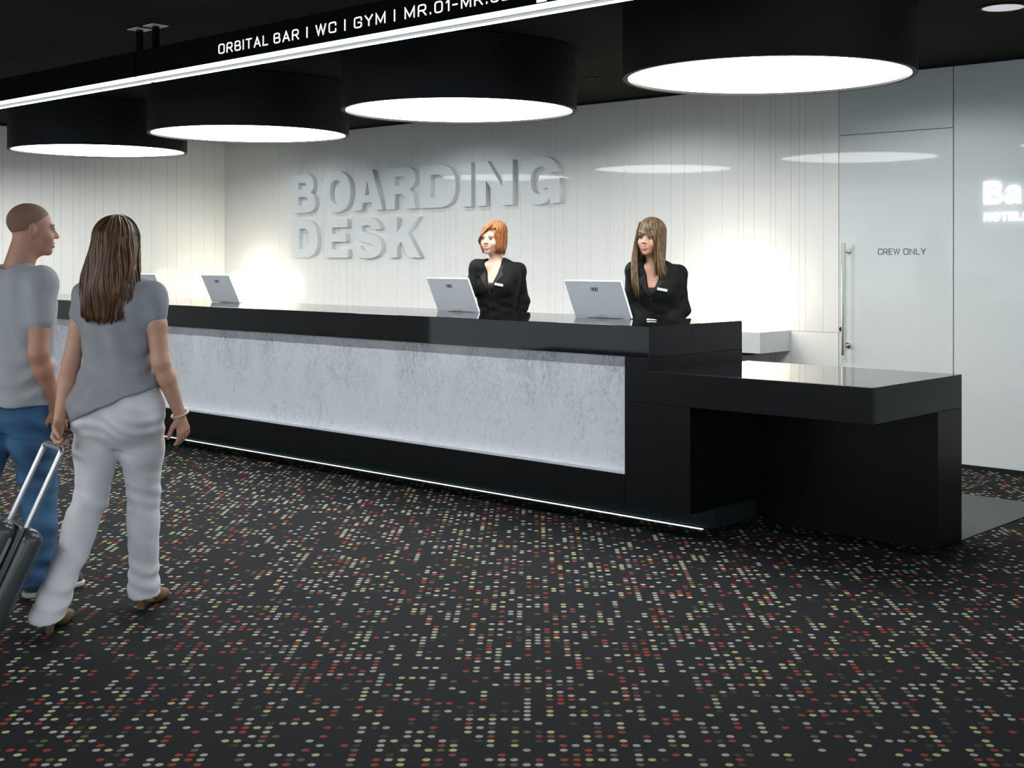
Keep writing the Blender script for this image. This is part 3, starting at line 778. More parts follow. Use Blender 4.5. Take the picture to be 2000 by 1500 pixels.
# ---- materials for people
M['skin_pale'] = mat('pale_skin', (.62, .37, .28), rough=.5, sss=.10, var=.05, vscale=14)
M['skin_tan'] = mat('tanned_skin', (.46, .24, .16), rough=.5, sss=.08, var=.06, vscale=12)
M['skin_warm'] = mat('warm_skin', (.56, .315, .22), rough=.5, sss=.08, var=.06, vscale=12)
M['lips'] = mat('lips', (.36, .075, .080), rough=.35)
M['teeth'] = mat('teeth', (.52, .48, .44), rough=.3)
M['eye_white'] = mat('eye_white', (.40, .37, .35), rough=.2)
M['iris'] = mat('dark_iris', (.03, .025, .02), rough=.15)
M['lash'] = mat('dark_lashes', (.018, .012, .010), rough=.6)
def hair_mat(name, c, c2):
    m = bpy.data.materials.new(name); m.use_nodes = True; nt = m.node_tree; N = nt.nodes.new; L = nt.links.new; b = nt.nodes['Principled BSDF']
    b.inputs['Roughness'].default_value = .38; b.inputs['Specular IOR Level'].default_value = .45
    b.inputs['Anisotropic'].default_value = .4
    tc = N('ShaderNodeTexCoord'); mp = N('ShaderNodeMapping'); mp.inputs['Scale'].default_value = (1, 1, .10); L(tc.outputs['Object'], mp.inputs[0])
    n = N('ShaderNodeTexNoise'); n.inputs['Scale'].default_value = 85; n.inputs['Detail'].default_value = 3; L(mp.outputs[0], n.inputs['Vector'])
    r = N('ShaderNodeMapRange'); L(n.outputs['Fac'], r.inputs[0]); r.inputs[1].default_value = .36; r.inputs[2].default_value = .66
    mx = N('ShaderNodeMix'); mx.data_type = 'RGBA'; L(r.outputs[0], mx.inputs[0]); mx.inputs[6].default_value = tuple(c) + (1,); mx.inputs[7].default_value = tuple(c2) + (1,)
    L(mx.outputs[2], b.inputs['Base Color'])
    bp = N('ShaderNodeBump'); bp.inputs['Strength'].default_value = .5; bp.inputs['Distance'].default_value = .004; L(n.outputs['Fac'], bp.inputs['Height']); L(bp.outputs[0], b.inputs['Normal'])
    return m
M['hair_red'] = hair_mat('copper_hair', (.17, .048, .012), (.40, .150, .042))
M['hair_brown'] = hair_mat('light_brown_hair', (.055, .031, .014), (.185, .115, .052))
M['hair_chestnut'] = hair_mat('chestnut_hair', (.050, .022, .009), (.170, .078, .030))
M['suit'] = mat('black_suit_wool', (.0042, .0050, .0052), rough=.8, spec=.2, bump=.15, bscale=400)
M['suit_lapel'] = mat('black_suit_lapel', (.0045, .0052, .0056), rough=.65, spec=.3)
M['camisole'] = mat('black_camisole', (.006, .006, .008), rough=.45)
M['tee_grey'] = mat('grey_jersey', (.30, .31, .345), rough=.85, bump=.2, bscale=300, var=.06, vscale=9)
M['tee_man'] = mat('slate_grey_jersey', (.36, .38, .41), rough=.85, bump=.2, bscale=300, var=.06, vscale=9)
M['white_denim'] = mat('white_denim', (.70, .70, .74), rough=.8, bump=.25, bscale=350, var=.03, vscale=7)
M['denim'] = mat('blue_denim', (.040, .115, .230), rough=.85, bump=.3, bscale=350, var=.35, vscale=7)
M['shoe_tan'] = mat('tan_leather', (.19, .115, .058), rough=.45, var=.1, vscale=20)
M['shoe_canvas'] = mat('grey_canvas', (.07, .072, .075), rough=.8, bump=.3, bscale=200)
M['rubber_white'] = mat('white_rubber', (.62, .62, .60), rough=.6)
M['black_leather'] = mat('black_leather', (.010, .010, .010), rough=.3)
M['tag'] = mat('silver_name_tag', (.62, .68, .70), rough=.3)
M['bracelet'] = mat('pale_beads', (.60, .52, .40), rough=.35)
M['stubble'] = mat('cropped_dark_hair', (.27, .150, .102), rough=.7, bump=.5, bscale=900)
M['case'] = mat('dark_grey_polycarbonate', (.055, .066, .066), rough=.32, coat=.25)
M['case_rib'] = mat('grey_case_rib', (.085, .100, .098), rough=.38)
M['case_side'] = mat('light_grey_case_rib', (.17, .20, .195), rough=.35)
M['alu'] = mat('brushed_aluminium', (.62, .65, .66), rough=.28, metal=.9)

# ---- shared anatomy
def head_sdf(f, T, female=True):
    """head in its own frame: faces -y, z up, origin between the ears; about 0.22 m tall"""
    j = 0.92 if female else 1.0
    f.ell((0, .014, .036), (.073, .090, .076), .02, T=T)
    f.ell((0, -.022, -.018), (.061 * (1 if female else 1.04), .068, .084), .03, T=T)
    f.ell((0, -.032, -.068), (.046 * j, .048, .042), .03, T=T)
    f.ell((0, -.073, -.096), (.018 * j, .015, .014), .022, T=T)
    for sx in (-1, 1):
        f.ell((sx * .036, -.060, -.034), (.023, .022, .022), .024, T=T)
        f.ell((sx * .028, -.079, .020), (.023, .011, .007), .014, T=T)
        f.ell((sx * .0305, -.097, .001), (.0155, .0130, .0095), .010, T=T, op='s')
        f.ell((sx * .0765, .010, -.008), (.008, .017, .029), .006, T=T, R=rotz(sx * -.35))
    f.cone((0, -.083, .012), (0, -.106, -.026), .0075, .0105, .012, T=T)
    for sx in (-1, 1): f.ell((sx * .0105, -.096, -.029), (.0075, .009, .0065), .007, T=T)
    f.ell((0, -.082, -.060), (.024, .012, .016), .014, T=T)
    f.ell((0, -.0995, -.0605), (.021, .010, .0055), .004, T=T, op='s')

def face_parts(parent, T, lash_m, brow_m, smile=True):
    def W(p): return Vector(T[0] @ np.array(p, float) + T[1])
    for sx in (-1, 1):
        bm = bmesh.new(); bmesh.ops.create_uvsphere(bm, u_segments=16, v_segments=10, radius=.0118)
        c = np.array([sx * .0305, -.0760, .0015])
        bm.transform(Matrix.Translation(W(c)))
        e = bm_obj('eye', bm, M['eye_white'], parent, True)
        bm = bmesh.new(); bmesh.ops.create_uvsphere(bm, u_segments=12, v_segments=8, radius=.0072)
        bm.transform(Matrix.Translation(W(c + [0, -.0058, 0]))); bm_obj('iris', bm, M['iris'], e, True)
        for dz, bow, rr, nm in ((.0050, .0032, .0032, 'eyelashes'), (-.0052, -.0022, .0014, 'lower_lid')):
            pts = [W((sx * .0305 + t * .0145, -.0885 + abs(t) ** 2 * .0075, dz + bow * (1 - t * t) - .001)) for t in np.linspace(-1, 1, 9)]
            tube(nm, pts, [rr * (1 - .6 * abs(t)) for t in np.linspace(-1, 1, 9)], M['lash'], e, 6)
        pts = [W((sx * (.0305 + t * .0185), -.0905 + (t * .5 + .5) ** 2 * .012, .0205 + .0045 * (1 - (t - .2) ** 2))) for t in np.linspace(-1, 1, 8)]
        tube('eyebrow', pts, [.0014 + .0012 * (1 - t * t) for t in np.linspace(-1, 1, 8)], brow_m, parent, 6, .6)
    ts = np.linspace(-1, 1, 11); up = .010 if smile else 0.0
    def arc(dz, bow, y0, r0, m, nm, wide=.028):
        pts = [W((t * wide, y0 + t * t * .014, -.0605 + dz + bow * (1 - t * t) + up * t * t)) for t in ts]
        tube(nm, pts, [r0 * (1 - .72 * t * t) for t in ts], m, parent, 8)
    k_ = 1.0 if smile else .0
    arc(.0035 + .002 * k_, 0, -.0952, .0033, M['lips'], 'upper_lip'); arc(-.0075 - .0025 * k_, -.0035, -.0945, .0044, M['lips'], 'lower_lip')
    if smile: arc(-.0010, -.0022, -.0930, .0042, M['teeth'], 'teeth', .021)

def hand_sdf(f, wrist, d, nrm, side, curl=.35, size=1.0, spread=.10, fist=False):
    """d: wrist->fingers, nrm: out of the back of the hand, side=+1 when the thumb lies along d x nrm"""
    d = np.array(d, float); d /= np.linalg.norm(d); nrm = np.array(nrm, float); nrm -= d * (nrm @ d); nrm /= np.linalg.norm(nrm)
    w = np.cross(d, nrm) * side; o = np.array(wrist, float); s = size
    f.cone(o, o + d * .035 * s, .021 * s, .026 * s, .012, (nrm, .65))
    for i in range(4):
        q = (i - 1.5)
        f.cone(o + d * .02 * s - w * q * .010 * s, o + d * .082 * s - w * q * .0195 * s, .014 * s, .0115 * s, .006, (nrm, .85))
    lens = [.068, .078, .072, .056]
    for i in range(4):
        q = (i - 1.5); p = o + d * .080 * s - w * q * .0195 * s
        ang = 0.0; L = lens[i] * s
        dirv = d - w * q * spread; dirv /= np.linalg.norm(dirv)
        for seg, (fr, r0, r1) in enumerate(((.45, .0100, .0090), (.30, .0090, .0080), (.25, .0080, .0066))):
            ang += curl * (1.1 if seg else .8)
            v = dirv * math.cos(ang) - nrm * math.sin(ang)
            e = p + v * L * fr; f.cone(p, e, r0 * s, r1 * s, .003); p = e
    p = o + d * .022 * s + w * .018 * s
    v = d * .62 + w * .72 - nrm * .30; v /= np.linalg.norm(v); e = p + v * .040 * s; f.cone(p, e, .0135 * s, .011 * s, .008); p = e
    v = d * .88 + w * .25 - nrm * (.38 + curl * .4); v /= np.linalg.norm(v); e = p + v * .034 * s; f.cone(p, e, .0105 * s, .0095 * s, .003)
    f.cone(e, e + (v * .9 - w * .15) * .026 * s, .0095 * s, .0075 * s, .003)

def person_root(name, loc, label, cat='person'):
    return empty(name, loc, YAW, label, cat)

def strands(name, paths, m, parent, T=None, seg=5):
    bm = bmesh.new()
    for pts, rad, upv in paths:
        P = [np.array(p, float) for p in pts]
        if T is not None: P = [T[0] @ p + T[1] for p in P]; upv = T[0] @ np.array(upv, float)
        tube_bm(bm, P, rad, seg, .45, upv)
    o = bm_obj(name, bm, m, parent, True); return o

def scalp_paths(n, rad, c, zend, face=None, seed=1, drop=None, width=.0055, part_x=0.0, jit=.004, a0=.16):
    """strands that start on the crown, run over an ellipsoid and hang down to zend(phi).
    phi = 0 is the front (-y). face(phi) -> None or (z to stop at)"""
    r_ = np.random.default_rng(seed); out = []
    for i in range(n):
        phi = r_.uniform(-math.pi, math.pi)
        off = r_.normal(0, jit); R3 = np.array(rad) + off
        ze = zend(phi) + r_.normal(0, .007)
        pts = []; equ = None
        for th in np.linspace(a0, math.pi / 2, 9):
            x = R3[0] * math.sin(th) * math.sin(phi) + part_x * (1 - th / (math.pi / 2)); y = -R3[1] * math.sin(th) * math.cos(phi); z = R3[2] * math.cos(th)
            p = np.array(c) + [x, y, z]
            if p[2] < ze: break
            pts.append(p)
        if len(pts) < 3: continue
        e = pts[-1]
        if e[2] > ze + .01 and len(pts) == 9:
            m_ = max(3, int((e[2] - ze) / .03))
            for t in np.linspace(0, 1, m_ + 1)[1:]:
                z = e[2] + (ze - e[2]) * t
                p = np.array([e[0], e[1], z])
                if drop is not None: p = drop(p, t, phi, r_)
                pts.append(p)
        k = len(pts); w = width * r_.uniform(.7, 1.35)
        rr = [w * min(1, .45 + 3 * q / k) * (1 if q < k * .7 else max(.12, (k - 1 - q) / (k * .3) + .12)) for q in range(k)]
        out.append((pts, [min(v, w) for v in rr], (math.sin(phi), -math.cos(phi), .3)))
    return out

# ------------------------------------------------------------------ receptionists
def drape(parent, name, outline, bvh, fwd, right, org, thick, m, off=.004):
    """a flat cloth shape in the (right, z) plane pressed onto the front of a garment"""
    bm = bmesh.new(); top = []; 
    # fine grid inside the outline (list of quads by rows: (z, u_left, u_right))
    nU = 6; rows = []
    for (z, ul, ur) in outline:
        row = []
        for i in range(nU + 1):
            u = ul + (ur - ul) * i / nU
            o = Vector(org) + Vector(right) * u + Vector(fwd) * .6; o.z = z
            h = bvh.ray_cast(o, -Vector(fwd))
            p = h[0] if h[0] is not None else o - Vector(fwd) * .5
            row.append(p)
        rows.append(row)
    V0 = [[bm.verts.new(p + Vector(fwd) * (off - thick)) for p in r] for r in rows]
    V1 = [[bm.verts.new(p + Vector(fwd) * off) for p in r] for r in rows]
    for i in range(len(rows) - 1):
        for j in range(nU):
            bm.faces.new((V1[i][j], V1[i][j + 1], V1[i + 1][j + 1], V1[i + 1][j]))
            bm.faces.new((V0[i][j], V0[i + 1][j], V0[i + 1][j + 1], V0[i][j + 1]))
    per = [(0, j) for j in range(nU)] + [(i, nU) for i in range(len(rows) - 1)] + [(len(rows) - 1, j) for j in range(nU, 0, -1)] + [(i, 0) for i in range(len(rows) - 1, 0, -1)]
    for a, b in zip(per, per[1:] + per[:1]):
        bm.faces.new((V0[a[0]][a[1]], V0[b[0]][b[1]], V1[b[0]][b[1]], V1[a[0]][a[1]]))
    return bm_obj(name, bm, m, parent, True)

def receptionist(loc, label, head_c, head_yaw, head_tilt, body_yaw, shL, shR, elL, elR, wrL, wrR, skin, dz=0.0):
    """standing behind the desk; local frame x = right in the picture, y = away, z up"""
    t = person_root('person', loc, label)
    Th = (rotz(head_yaw) @ roty(head_tilt) @ rotx(.03), np.array(head_c))
    RB = rotz(body_yaw); fw = RB @ np.array([0, -1, 0]); rt = RB @ np.array([1, 0, 0])
    cx, cy = (shL[0] + shR[0]) / 2, (shL[1] + shR[1]) / 2
    zs = (shL[2] + shR[2]) / 2                       # shoulder height
    nb = np.array([cx, cy + .005, zs + .035]) + fw * .0
    # --- body
    f = Field((-.36, -.36, -.01), (.36, .30, 1.78), .0042)
    head_sdf(f, Th)
    nk = np.array(head_c) + Th[0] @ np.array([0, .022, -.075])
    f.cone(nb - [0, 0, .03], nk, .050, .046, .025)
    def tors(sc, grow=0.0):
        return [(z, cx + ox * fw[0], cy + ox * fw[1], hw * sc + grow, hd * sc + grow) for z, hw, hd, ox in
                ((zs - .56, .165, .110, 0), (zs - .48, .172, .115, 0), (zs - .33, .128, .092, .008), (zs - .22, .138, .100, .012), (zs - .13, .152, .108, .014), (zs - .04, .160, .088, .004), (zs + .02, .115, .062, 0), (zs + .045, .06, .045, 0))]
    f.loft(tors(.94), body_yaw, .02)
    for s, e, w in ((shL, elL, wrL), (shR, elR, wrR)):
        f.cone((cx, cy, zs + .01), s, .042, .034, .03)
        f.chain([s, e, w], [.036, .031, .023], .02)
        dv = np.array(w) - np.array(e)
        hand_sdf(f, w, dv, (0, .3, 1), 1 if s is shR else -1, .3, .92)
    for sx in (-1, 1):
        hip = np.array([cx, cy, zs - .56]) + rt * sx * .085; kn = np.array([cx, cy, .50]) + rt * sx * .085 + fw * .01; an = np.array([cx, cy, .10]) + rt * sx * .08
        f.chain([hip, kn, an], [.075, .048, .034], .02); f.cone(an - [0, 0, .05], an + fw * .12 - [0, 0, .075], .028, .02, .01)
    body = sd_obj('body', f, skin, t)
    face_parts(body, Th, M['lash'], M['lash'])
    # --- jacket
    g = Field((-.38, -.36, .72), (.38, .30, 1.58), .0046)
    g.loft(tors(1.0, .014)[2:] + [(zs - .60, cx, cy, .196, .140), (zs - .48, cx, cy, .186, .134)], body_yaw, .02, 2.3)
    for sx in (-1, 1):
        bc = np.array([cx, cy, zs - .135]) + rt * sx * .068 + fw * .085
        g.ell(bc, (.060, .045, .058), .05, R=RB)
    for s, e, w in ((shL, elL, wrL), (shR, elR, wrR)):
        s_, e_, w_ = np.array(s), np.array(e), np.array(w)
        g.cone((cx, cy, zs + .036), s_ + [0, 0, -.004], .050, .042, .035)
        g.ell(s_ + [0, 0, -.012], (.041, .044, .036), .035)
        g.chain([s_, e_, e_ + (w_ - e_) * .86], [.0430, .0400, .0325], .045)
        g.plane(e_ + (w_ - e_) * .9, (w_ - e_), .004) if w_[2] < zs - .40 else None
    ph = rng.uniform(0, 6, 6)
    g.warp(lambda x, y, z: .0020 * np.sin(z * 80 + 34 * x + ph[0]) * np.exp(-((z - (zs - .30)) / .08) ** 2) + .0007 * np.sin(z * 95 - 30 * x + 20 * y + ph[1]))
    # neckline: a wedge taken out of the front and the neck hole
    vz = zs - .155
    for q in np.linspace(0, 1, 24):
        z = vz + (zs + .06 - vz) * q; hw = .004 + .062 * q ** .9
        c = np.array([cx, cy, z]) + fw * (.135 - .045 * q)
        g.ell(c, (hw + .004, .075, .020), .003, R=RB, op='s')
    g.cone(nb + [0, 0, -.012] + fw * .012, nk + [0, 0, .05], .054, .062, .004, op='s')
    jk = sd_obj('jacket', g, M['suit'], t)
    bvh = BVHTree.FromPolygons([v.co for v in jk.data.vertices], [p.vertices for p in jk.data.polygons])
    org = (cx, cy, 0)
    lap = []
    for sx in (-1, 1):
        rows = []
        for q in np.linspace(0, 1, 19):
            z = vz - .012 + (zs + .030 - vz) * q
            inner = max(.001, .060 * q ** .9 - .003); wdt = .010 + .052 * min(1, q / .70) ** .8
            if q > .72: wdt = .040 - .05 * (q - .72)
            rows.append((z, sx * inner, sx * (inner + wdt)))
        drape(jk, 'lapel', rows, bvh, fw, rt, org, .006, M['suit_lapel'])
    # collar round the back of the neck
    pts = []
    for a in np.linspace(-2.2, 2.2, 15):
        pts.append(Vector(nb + rt * .064 * math.sin(a) - fw * (.058 * math.cos(a) - .002) + [0, 0, .004 + .012 * math.cos(a)]))
    bm = bmesh.new(); tube_bm(bm, pts, .017, 8, .32, (0, 0, 1)); bm_obj('collar', bm, M['suit_lapel'], jk, True)
    # camisole
    c2 = Field((-.3, -.3, zs - .40), (.3, .3, zs), .005)
    c2.loft(tors(.965, .004)[1:-1], body_yaw, .0)
    for sx in (-1, 1): c2.ell(np.array([cx, cy, zs - .135]) + rt * sx * .06 + fw * .078, (.055, .040, .052), .05, R=RB)
    c2.plane((cx, cy, zs - .105), (0, 0, 1)); sd_obj('camisole', c2, M['camisole'], t)
    # buttons, name tag
    for z in (vz - .028, vz - .115):
        h = bvh.ray_cast(Vector((cx, cy, z)) + Vector(fw) * .6, -Vector(fw))
        if h[0] is not None:
            p = h[0] + Vector(fw) * .0015
            tube('button', [p, p + Vector(fw) * .004], .0085, M['black_leather'] if z < vz - .05 else M['suit_lapel'], jk, 12)
    h = bvh.ray_cast(Vector((cx, cy, zs - .118)) + Vector(rt) * .078 + Vector(fw) * .6, -Vector(fw))
    if h[0] is not None:
        bm = bmesh.new(); box_bm(bm, (-.034, -.003, -.0085), (.034, .002, .0085), .001)
        bm.transform(Matrix.Translation(h[0] + Vector(fw) * .007) @ Matrix.Rotation(body_yaw, 4, 'Z') @ Matrix.Rotation(.18, 4, 'Y'))
        bm_obj('name_tag', bm, M['tag'], t)['label'] = 'small silver name tag'
    # trousers and shoes (behind the desk)
    q = Field((-.32, -.3, 0), (.32, .3, 1.0), .008)
    for sx in (-1, 1):
        hip = np.array([cx, cy, zs - .58]) + rt * sx * .085; kn = np.array([cx, cy, .50]) + rt * sx * .085 + fw * .01; an = np.array([cx, cy, .07]) + rt * sx * .08
        q.chain([hip, kn, an], [.098, .072, .068], .02)
    q.loft([(zs - .62, cx, cy, .180, .125), (zs - .50, cx, cy, .178, .122), (zs - .46, cx, cy, .16, .11)], body_yaw, .03)
    q.plane((0, 0, .04), (0, 0, -1)); sd_obj('trousers', q, M['suit'], t)
    for sx in (-1, 1):
        an = np.array([cx, cy, .05]) + rt * sx * .08
        q = Field(an + [-.2, -.2, -.06], an + [.2, .2, .06], .005)
        q.cone(an + [0, 0, -.005], an + fw * .15 - [0, 0, .028], .036, .024, .01); q.cone(an - fw * .03 + [0, 0, -.01], an - fw * .03 - [0, 0, .038], .02, .012, .01)
        q.plane((0, 0, .001), (0, 0, -1)); sd_obj('shoe', q, M['black_leather'], t)
    return t, Th

# --- redhead with a chin-length bob
tA, ThA = receptionist((-6.513, 6.72, 0), 'smiling receptionist with a red chin-length bob and black jacket behind the desk',
    (-.046, -.035, 1.622), -.50, .05, -.42, (-.160, -.05, 1.420), (.142, .03, 1.396), (-.222, -.10, 1.19), (.176, .045, 1.160), (-.235, -.25, 1.178), (.150, -.02, .985), M['skin_pale'])
hf = Field((-.13, -.15, -.15), (.13, .14, .14), .0035)
hf.ell((0, .018, .036), (.083, .101, .086), .0)
hf.loft([(-.108, 0, .026, .072, .074), (-.07, 0, .022, .088, .092), (-.02, 0, .018, .092, .100), (.04, 0, .018, .084, .100)], 0, .03, 2.3)
hf.ell((.006, -.130, -.048), (.068, .128, .100), .010, op='s')
hf.ell((.018, -.120, .016), (.036, .090, .050), .010, R=roty(.5), op='s')
hf.ell((0, -.03, -.135), (.055, .11, .055), .012, op='s')
ba = sd_obj('hair', hf, M['hair_red'], tA); ba.data.transform(Matrix.Translation(ThA[1].tolist()) @ Matrix(ThA[0].tolist()).to_4x4())
def zA(phi):
    a = abs(phi)
    if a < .62: return .064
    if a < .95: return .064 - (a - .62) / .33 * .172
    return -.108 + .012 * math.cos(phi)
def dropA(p, t, phi, r_):
    k = 1.0 + .05 * math.sin(math.pi * min(1, t * 1.1)) - .16 * t ** 3
    return np.array([p[0] * k, (p[1] - .018) * k + .018, p[2]])
pa = scalp_paths(330, (.087, .105, .090), (0, .018, .036), zA, seed=3, drop=dropA, width=.0058, part_x=.03, jit=.0025)
# side-swept fringe: from the parting across the brow to the far temple
r_ = np.random.default_rng(5)
for i in range(46):
    t0 = i / 45
    s = np.array([.034 - .010 * t0, -.030 - .045 * (1 - t0), .116 - .012 * (1 - t0)]); 
    e = np.array([-.076 + r_.normal(0, .003), -.050 - .022 * (1 - t0), -.012 - .030 * t0 + r_.normal(0, .006)])
    m1 = np.array([.006, -.100 + .012 * t0, .092 - .020 * (1 - t0)]); m2 = np.array([-.046, -.099 + .012 * t0, .048 - .018 * (1 - t0)])
    pts = [((1 - u) ** 3) * s + 3 * u * (1 - u) ** 2 * m1 + 3 * u * u * (1 - u) * m2 + u ** 3 * e for u in np.linspace(0, 1, 10)]
    pa.append((pts, [.0035 + .0025 * math.sin(math.pi * u) for u in np.linspace(0, .95, 10)], (0, -1, .4)))
strands('hair_strands', pa, M['hair_red'], ba, ThA)

# --- brown-haired with a fringe and long straight hair
tB, ThB = receptionist((-5.081, 6.72, 0), 'smiling receptionist with long light brown hair and black jacket behind the desk',
    (-.046, -.045, 1.612), -.50, .09, -.36, (-.155, -.045, 1.408), (.148, .03, 1.384), (-.188, -.06, 1.160), (.172, .0, 1.140), (-.070, -.165, 1.045), (.055, -.165, 1.055), M['skin_warm'])
hf = Field((-.16, -.17, -.30), (.16, .17, .15), .004)
hf.ell((0, .018, .038), (.083, .101, .088), .0)
hf.loft([(-.20, 0, .040, .098, .066), (-.12, 0, .034, .095, .080), (-.03, 0, .020, .090, .098), (.04, 0, .018, .083, .100)], 0, .03, 2.3)
hf.ell((0, -.130, -.062), (.058, .122, .096), .010, op='s')
hf.ell((0, -.06, -.20), (.060, .16, .10), .012, op='s')
bb = sd_obj('hair', hf, M['hair_brown'], tB); bb.data.transform(Matrix.Translation(ThB[1].tolist()) @ Matrix(ThB[0].tolist()).to_4x4())
def zB(phi):
    a = abs(phi)
    if a < .62: return .022 + .006 * math.sin(phi * 9)
    if a < .85: return .022 - (a - .62) / .23 * .20
    return -.22 - .03 * math.cos(phi)
def dropB(p, t, phi, r_):
    a = abs(phi); k = 1.0 + .10 * t
    q = np.array([p[0] * k, (p[1] - .018) * k + .018, p[2]])
    if a < 1.7: q = q + np.array([0, -.012 * t, 0])
    return q
pb = scalp_paths(380, (.087, .105, .092), (0, .018, .038), zB, seed=11, drop=dropB, width=.0056, jit=.0025)
r_ = np.random.default_rng(8)
# the two long locks that fall forward over the shoulders
for side, end, n in ((-1, (.005, -.172, -.360), 64), (1, (.135, -.050, -.255), 44)):
    for i in range(n):
        a = r_.uniform(-1, 1); b = r_.uniform(-1, 1)
        s = np.array([side * .062, -.036 + .022 * a, .090 + .010 * b]); e = np.array(end) + np.array([.026 * a, .016 * b, .03 * a * side + r_.normal(0, .016)])
        m1 = np.array([side * (.096 + .004 * b), -.045 + .028 * a, -.09]); m2 = np.array([-.040 + .026 * a, -.150 + .010 * b, -.19]) if side < 0 else np.array([.112 + .02 * a, -.070 + .016 * b, -.17])
        pts = [((1 - u) ** 3) * s + 3 * u * (1 - u) ** 2 * m1 + 3 * u * u * (1 - u) * m2 + u ** 3 * e for u in np.linspace(0, 1, 12)]
        pb.append((pts, [.0056 * (1 - .75 * u ** 3) for u in np.linspace(0, 1, 12)], (side, -1, 0)))
strands('hair_strands', pb, M['hair_brown'], bb, ThB)

# ------------------------------------------------------------------ walking woman
tW = person_root('person', (-4.856, 2.736, 0), 'walking woman seen from behind with long brown hair, grey t-shirt and white trousers')
BY_ = -.27                                     # body heading: to the right of the view direction
RBw = rotz(BY_); fwd = RBw @ np.array([0, 1, 0]); rgt = RBw @ np.array([1, 0, 0])
cW = np.array([.016, 0, 0])
shL = cW + rgt * -.150 + [0, 0, 1.330]; shR = cW + rgt * .156 + [0, 0, 1.330]
elL = np.array([-.182, .000, 1.045]); elR = np.array([.208, -.070, 1.055])
wrL = np.array([-.192, -.100, .828]); wrR = np.array([.268, -.010, .842])
hipL = cW + rgt * -.086 + [0, 0, .86]; hipR = cW + rgt * .090 + [.006, 0, .86]
knL = np.array([-.094, -.015, .485]); anL = np.array([-.186, -.200, .11])
knR = np.array([.092, .085, .485]); anR = np.array([.076, .140, .095])
ThW = (rotz(math.pi + BY_ + .12) @ rotx(.05), np.array([.008, .015, 1.525]))
f = Field((-.42, -.45, -.01), (.45, .45, 1.70), .0045)
head_sdf(f, ThW)
f.cone(cW + [0, 0, 1.36], ThW[1] + ThW[0] @ np.array([0, .02, -.07]), .052, .046, .025)
def torsW(g=0.0, s=1.0):
    return [(z, cW[0] + ox * fwd[0], cW[1] + ox * fwd[1], hw * s + g, hd * s + g) for z, hw, hd, ox in
            ((.80, .150, .100, -.01), (.87, .176, .122, -.015), (.95, .160, .110, -.008), (1.05, .128, .092, 0), (1.15, .134, .098, .005), (1.25, .148, .108, .008), (1.32, .150, .088, 0), (1.375, .112, .062, 0), (1.40, .062, .048, 0))]
f.loft(torsW(0, .95), BY_, .02)
for s, e, w in ((shL, elL, wrL), (shR, elR, wrR)):
    f.cone(cW + [0, 0, 1.350], s, .042, .038, .03)
    f.ell(s, (.041, .041, .041), .02)
    m_ = s + (e - s) * .45
    f.chain([s, m_, e], [.041, .041, .036], .02)
    m_ = e + (w - e) * .3
    f.chain([e, m_, w], [.036, .037, .0245], .016)
hand_sdf(f, wrL, (-.02, -.10, -.30), (-.9, .2, .1), -1, .85, .95, .02)
hand_sdf(f, wrR, (.05, .10, -.36), (.85, -.45, .2), 1, .32, .95, .07)
f.chain([hipL, knL, anL], [.085, .052, .036], .02); f.chain([hipR, knR, anR], [.085, .052, .036], .02)
for a, d_ in ((anL, (.06, .95, -.40)), (anR, (.26, .92, -.30))):
    d_ = np.array(d_); f.cone(a + [0, 0, -.045], a + d_ * .10 - [0, 0, .050], .025, .014, .01)
bW = sd_obj('body', f, M['skin_warm'], tW)
face_parts(bW, ThW, M['lash'], M['lash'])
# t-shirt
g = Field((-.32, -.32, .78), (.34, .32, 1.47), .0045)
g.loft([(z, x, y, hw + .010 + (.034 if z < .9 else .026 if z < 1.0 else .012), hd + .012 + (.036 if z < .9 else .026 if z < 1.0 else .010)) for z, x, y, hw, hd in torsW()[:-1]] + [(1.405, cW[0], cW[1], .080, .060)], BY_, .02, 2.2)
for s, e in ((shL, elL), (shR, elR)):
    g.cone(cW + [0, 0, 1.368], s + [0, 0, .000], .050, .046, .03)
    g.ell(s + [0, 0, -.008], (.047, .047, .042), .03)
    e2 = s + (e - s) * .30
    g.cone(s, e2, .0465, .0505, .045)
    n_ = (e - s) / np.linalg.norm(e - s)
g.cone(cW + [0, 0, 1.40], cW + [0, 0, 1.50], .062, .080, .004, op='s')
g.plane(cW + [0, 0, .872], (.42, -.10, -1.0) / np.linalg.norm((.42, -.10, -1.0)), .004)
g.warp(lambda x, y, z: (.0050 * np.sin((z - .55 * x) * 74 + 3 * np.sin(x * 16 + y * 9)) * np.exp(-((z - .98 - .25 * x) / .085) ** 2)
                        + .0034 * np.sin((x * .9 - y * .5) * 70 + z * 10) * np.exp(-((z - 1.16) / .13) ** 2)
                        + .0016 * np.sin(z * 60 + x * 40)))
tee = sd_obj('t_shirt', g, M['tee_grey'], tW)
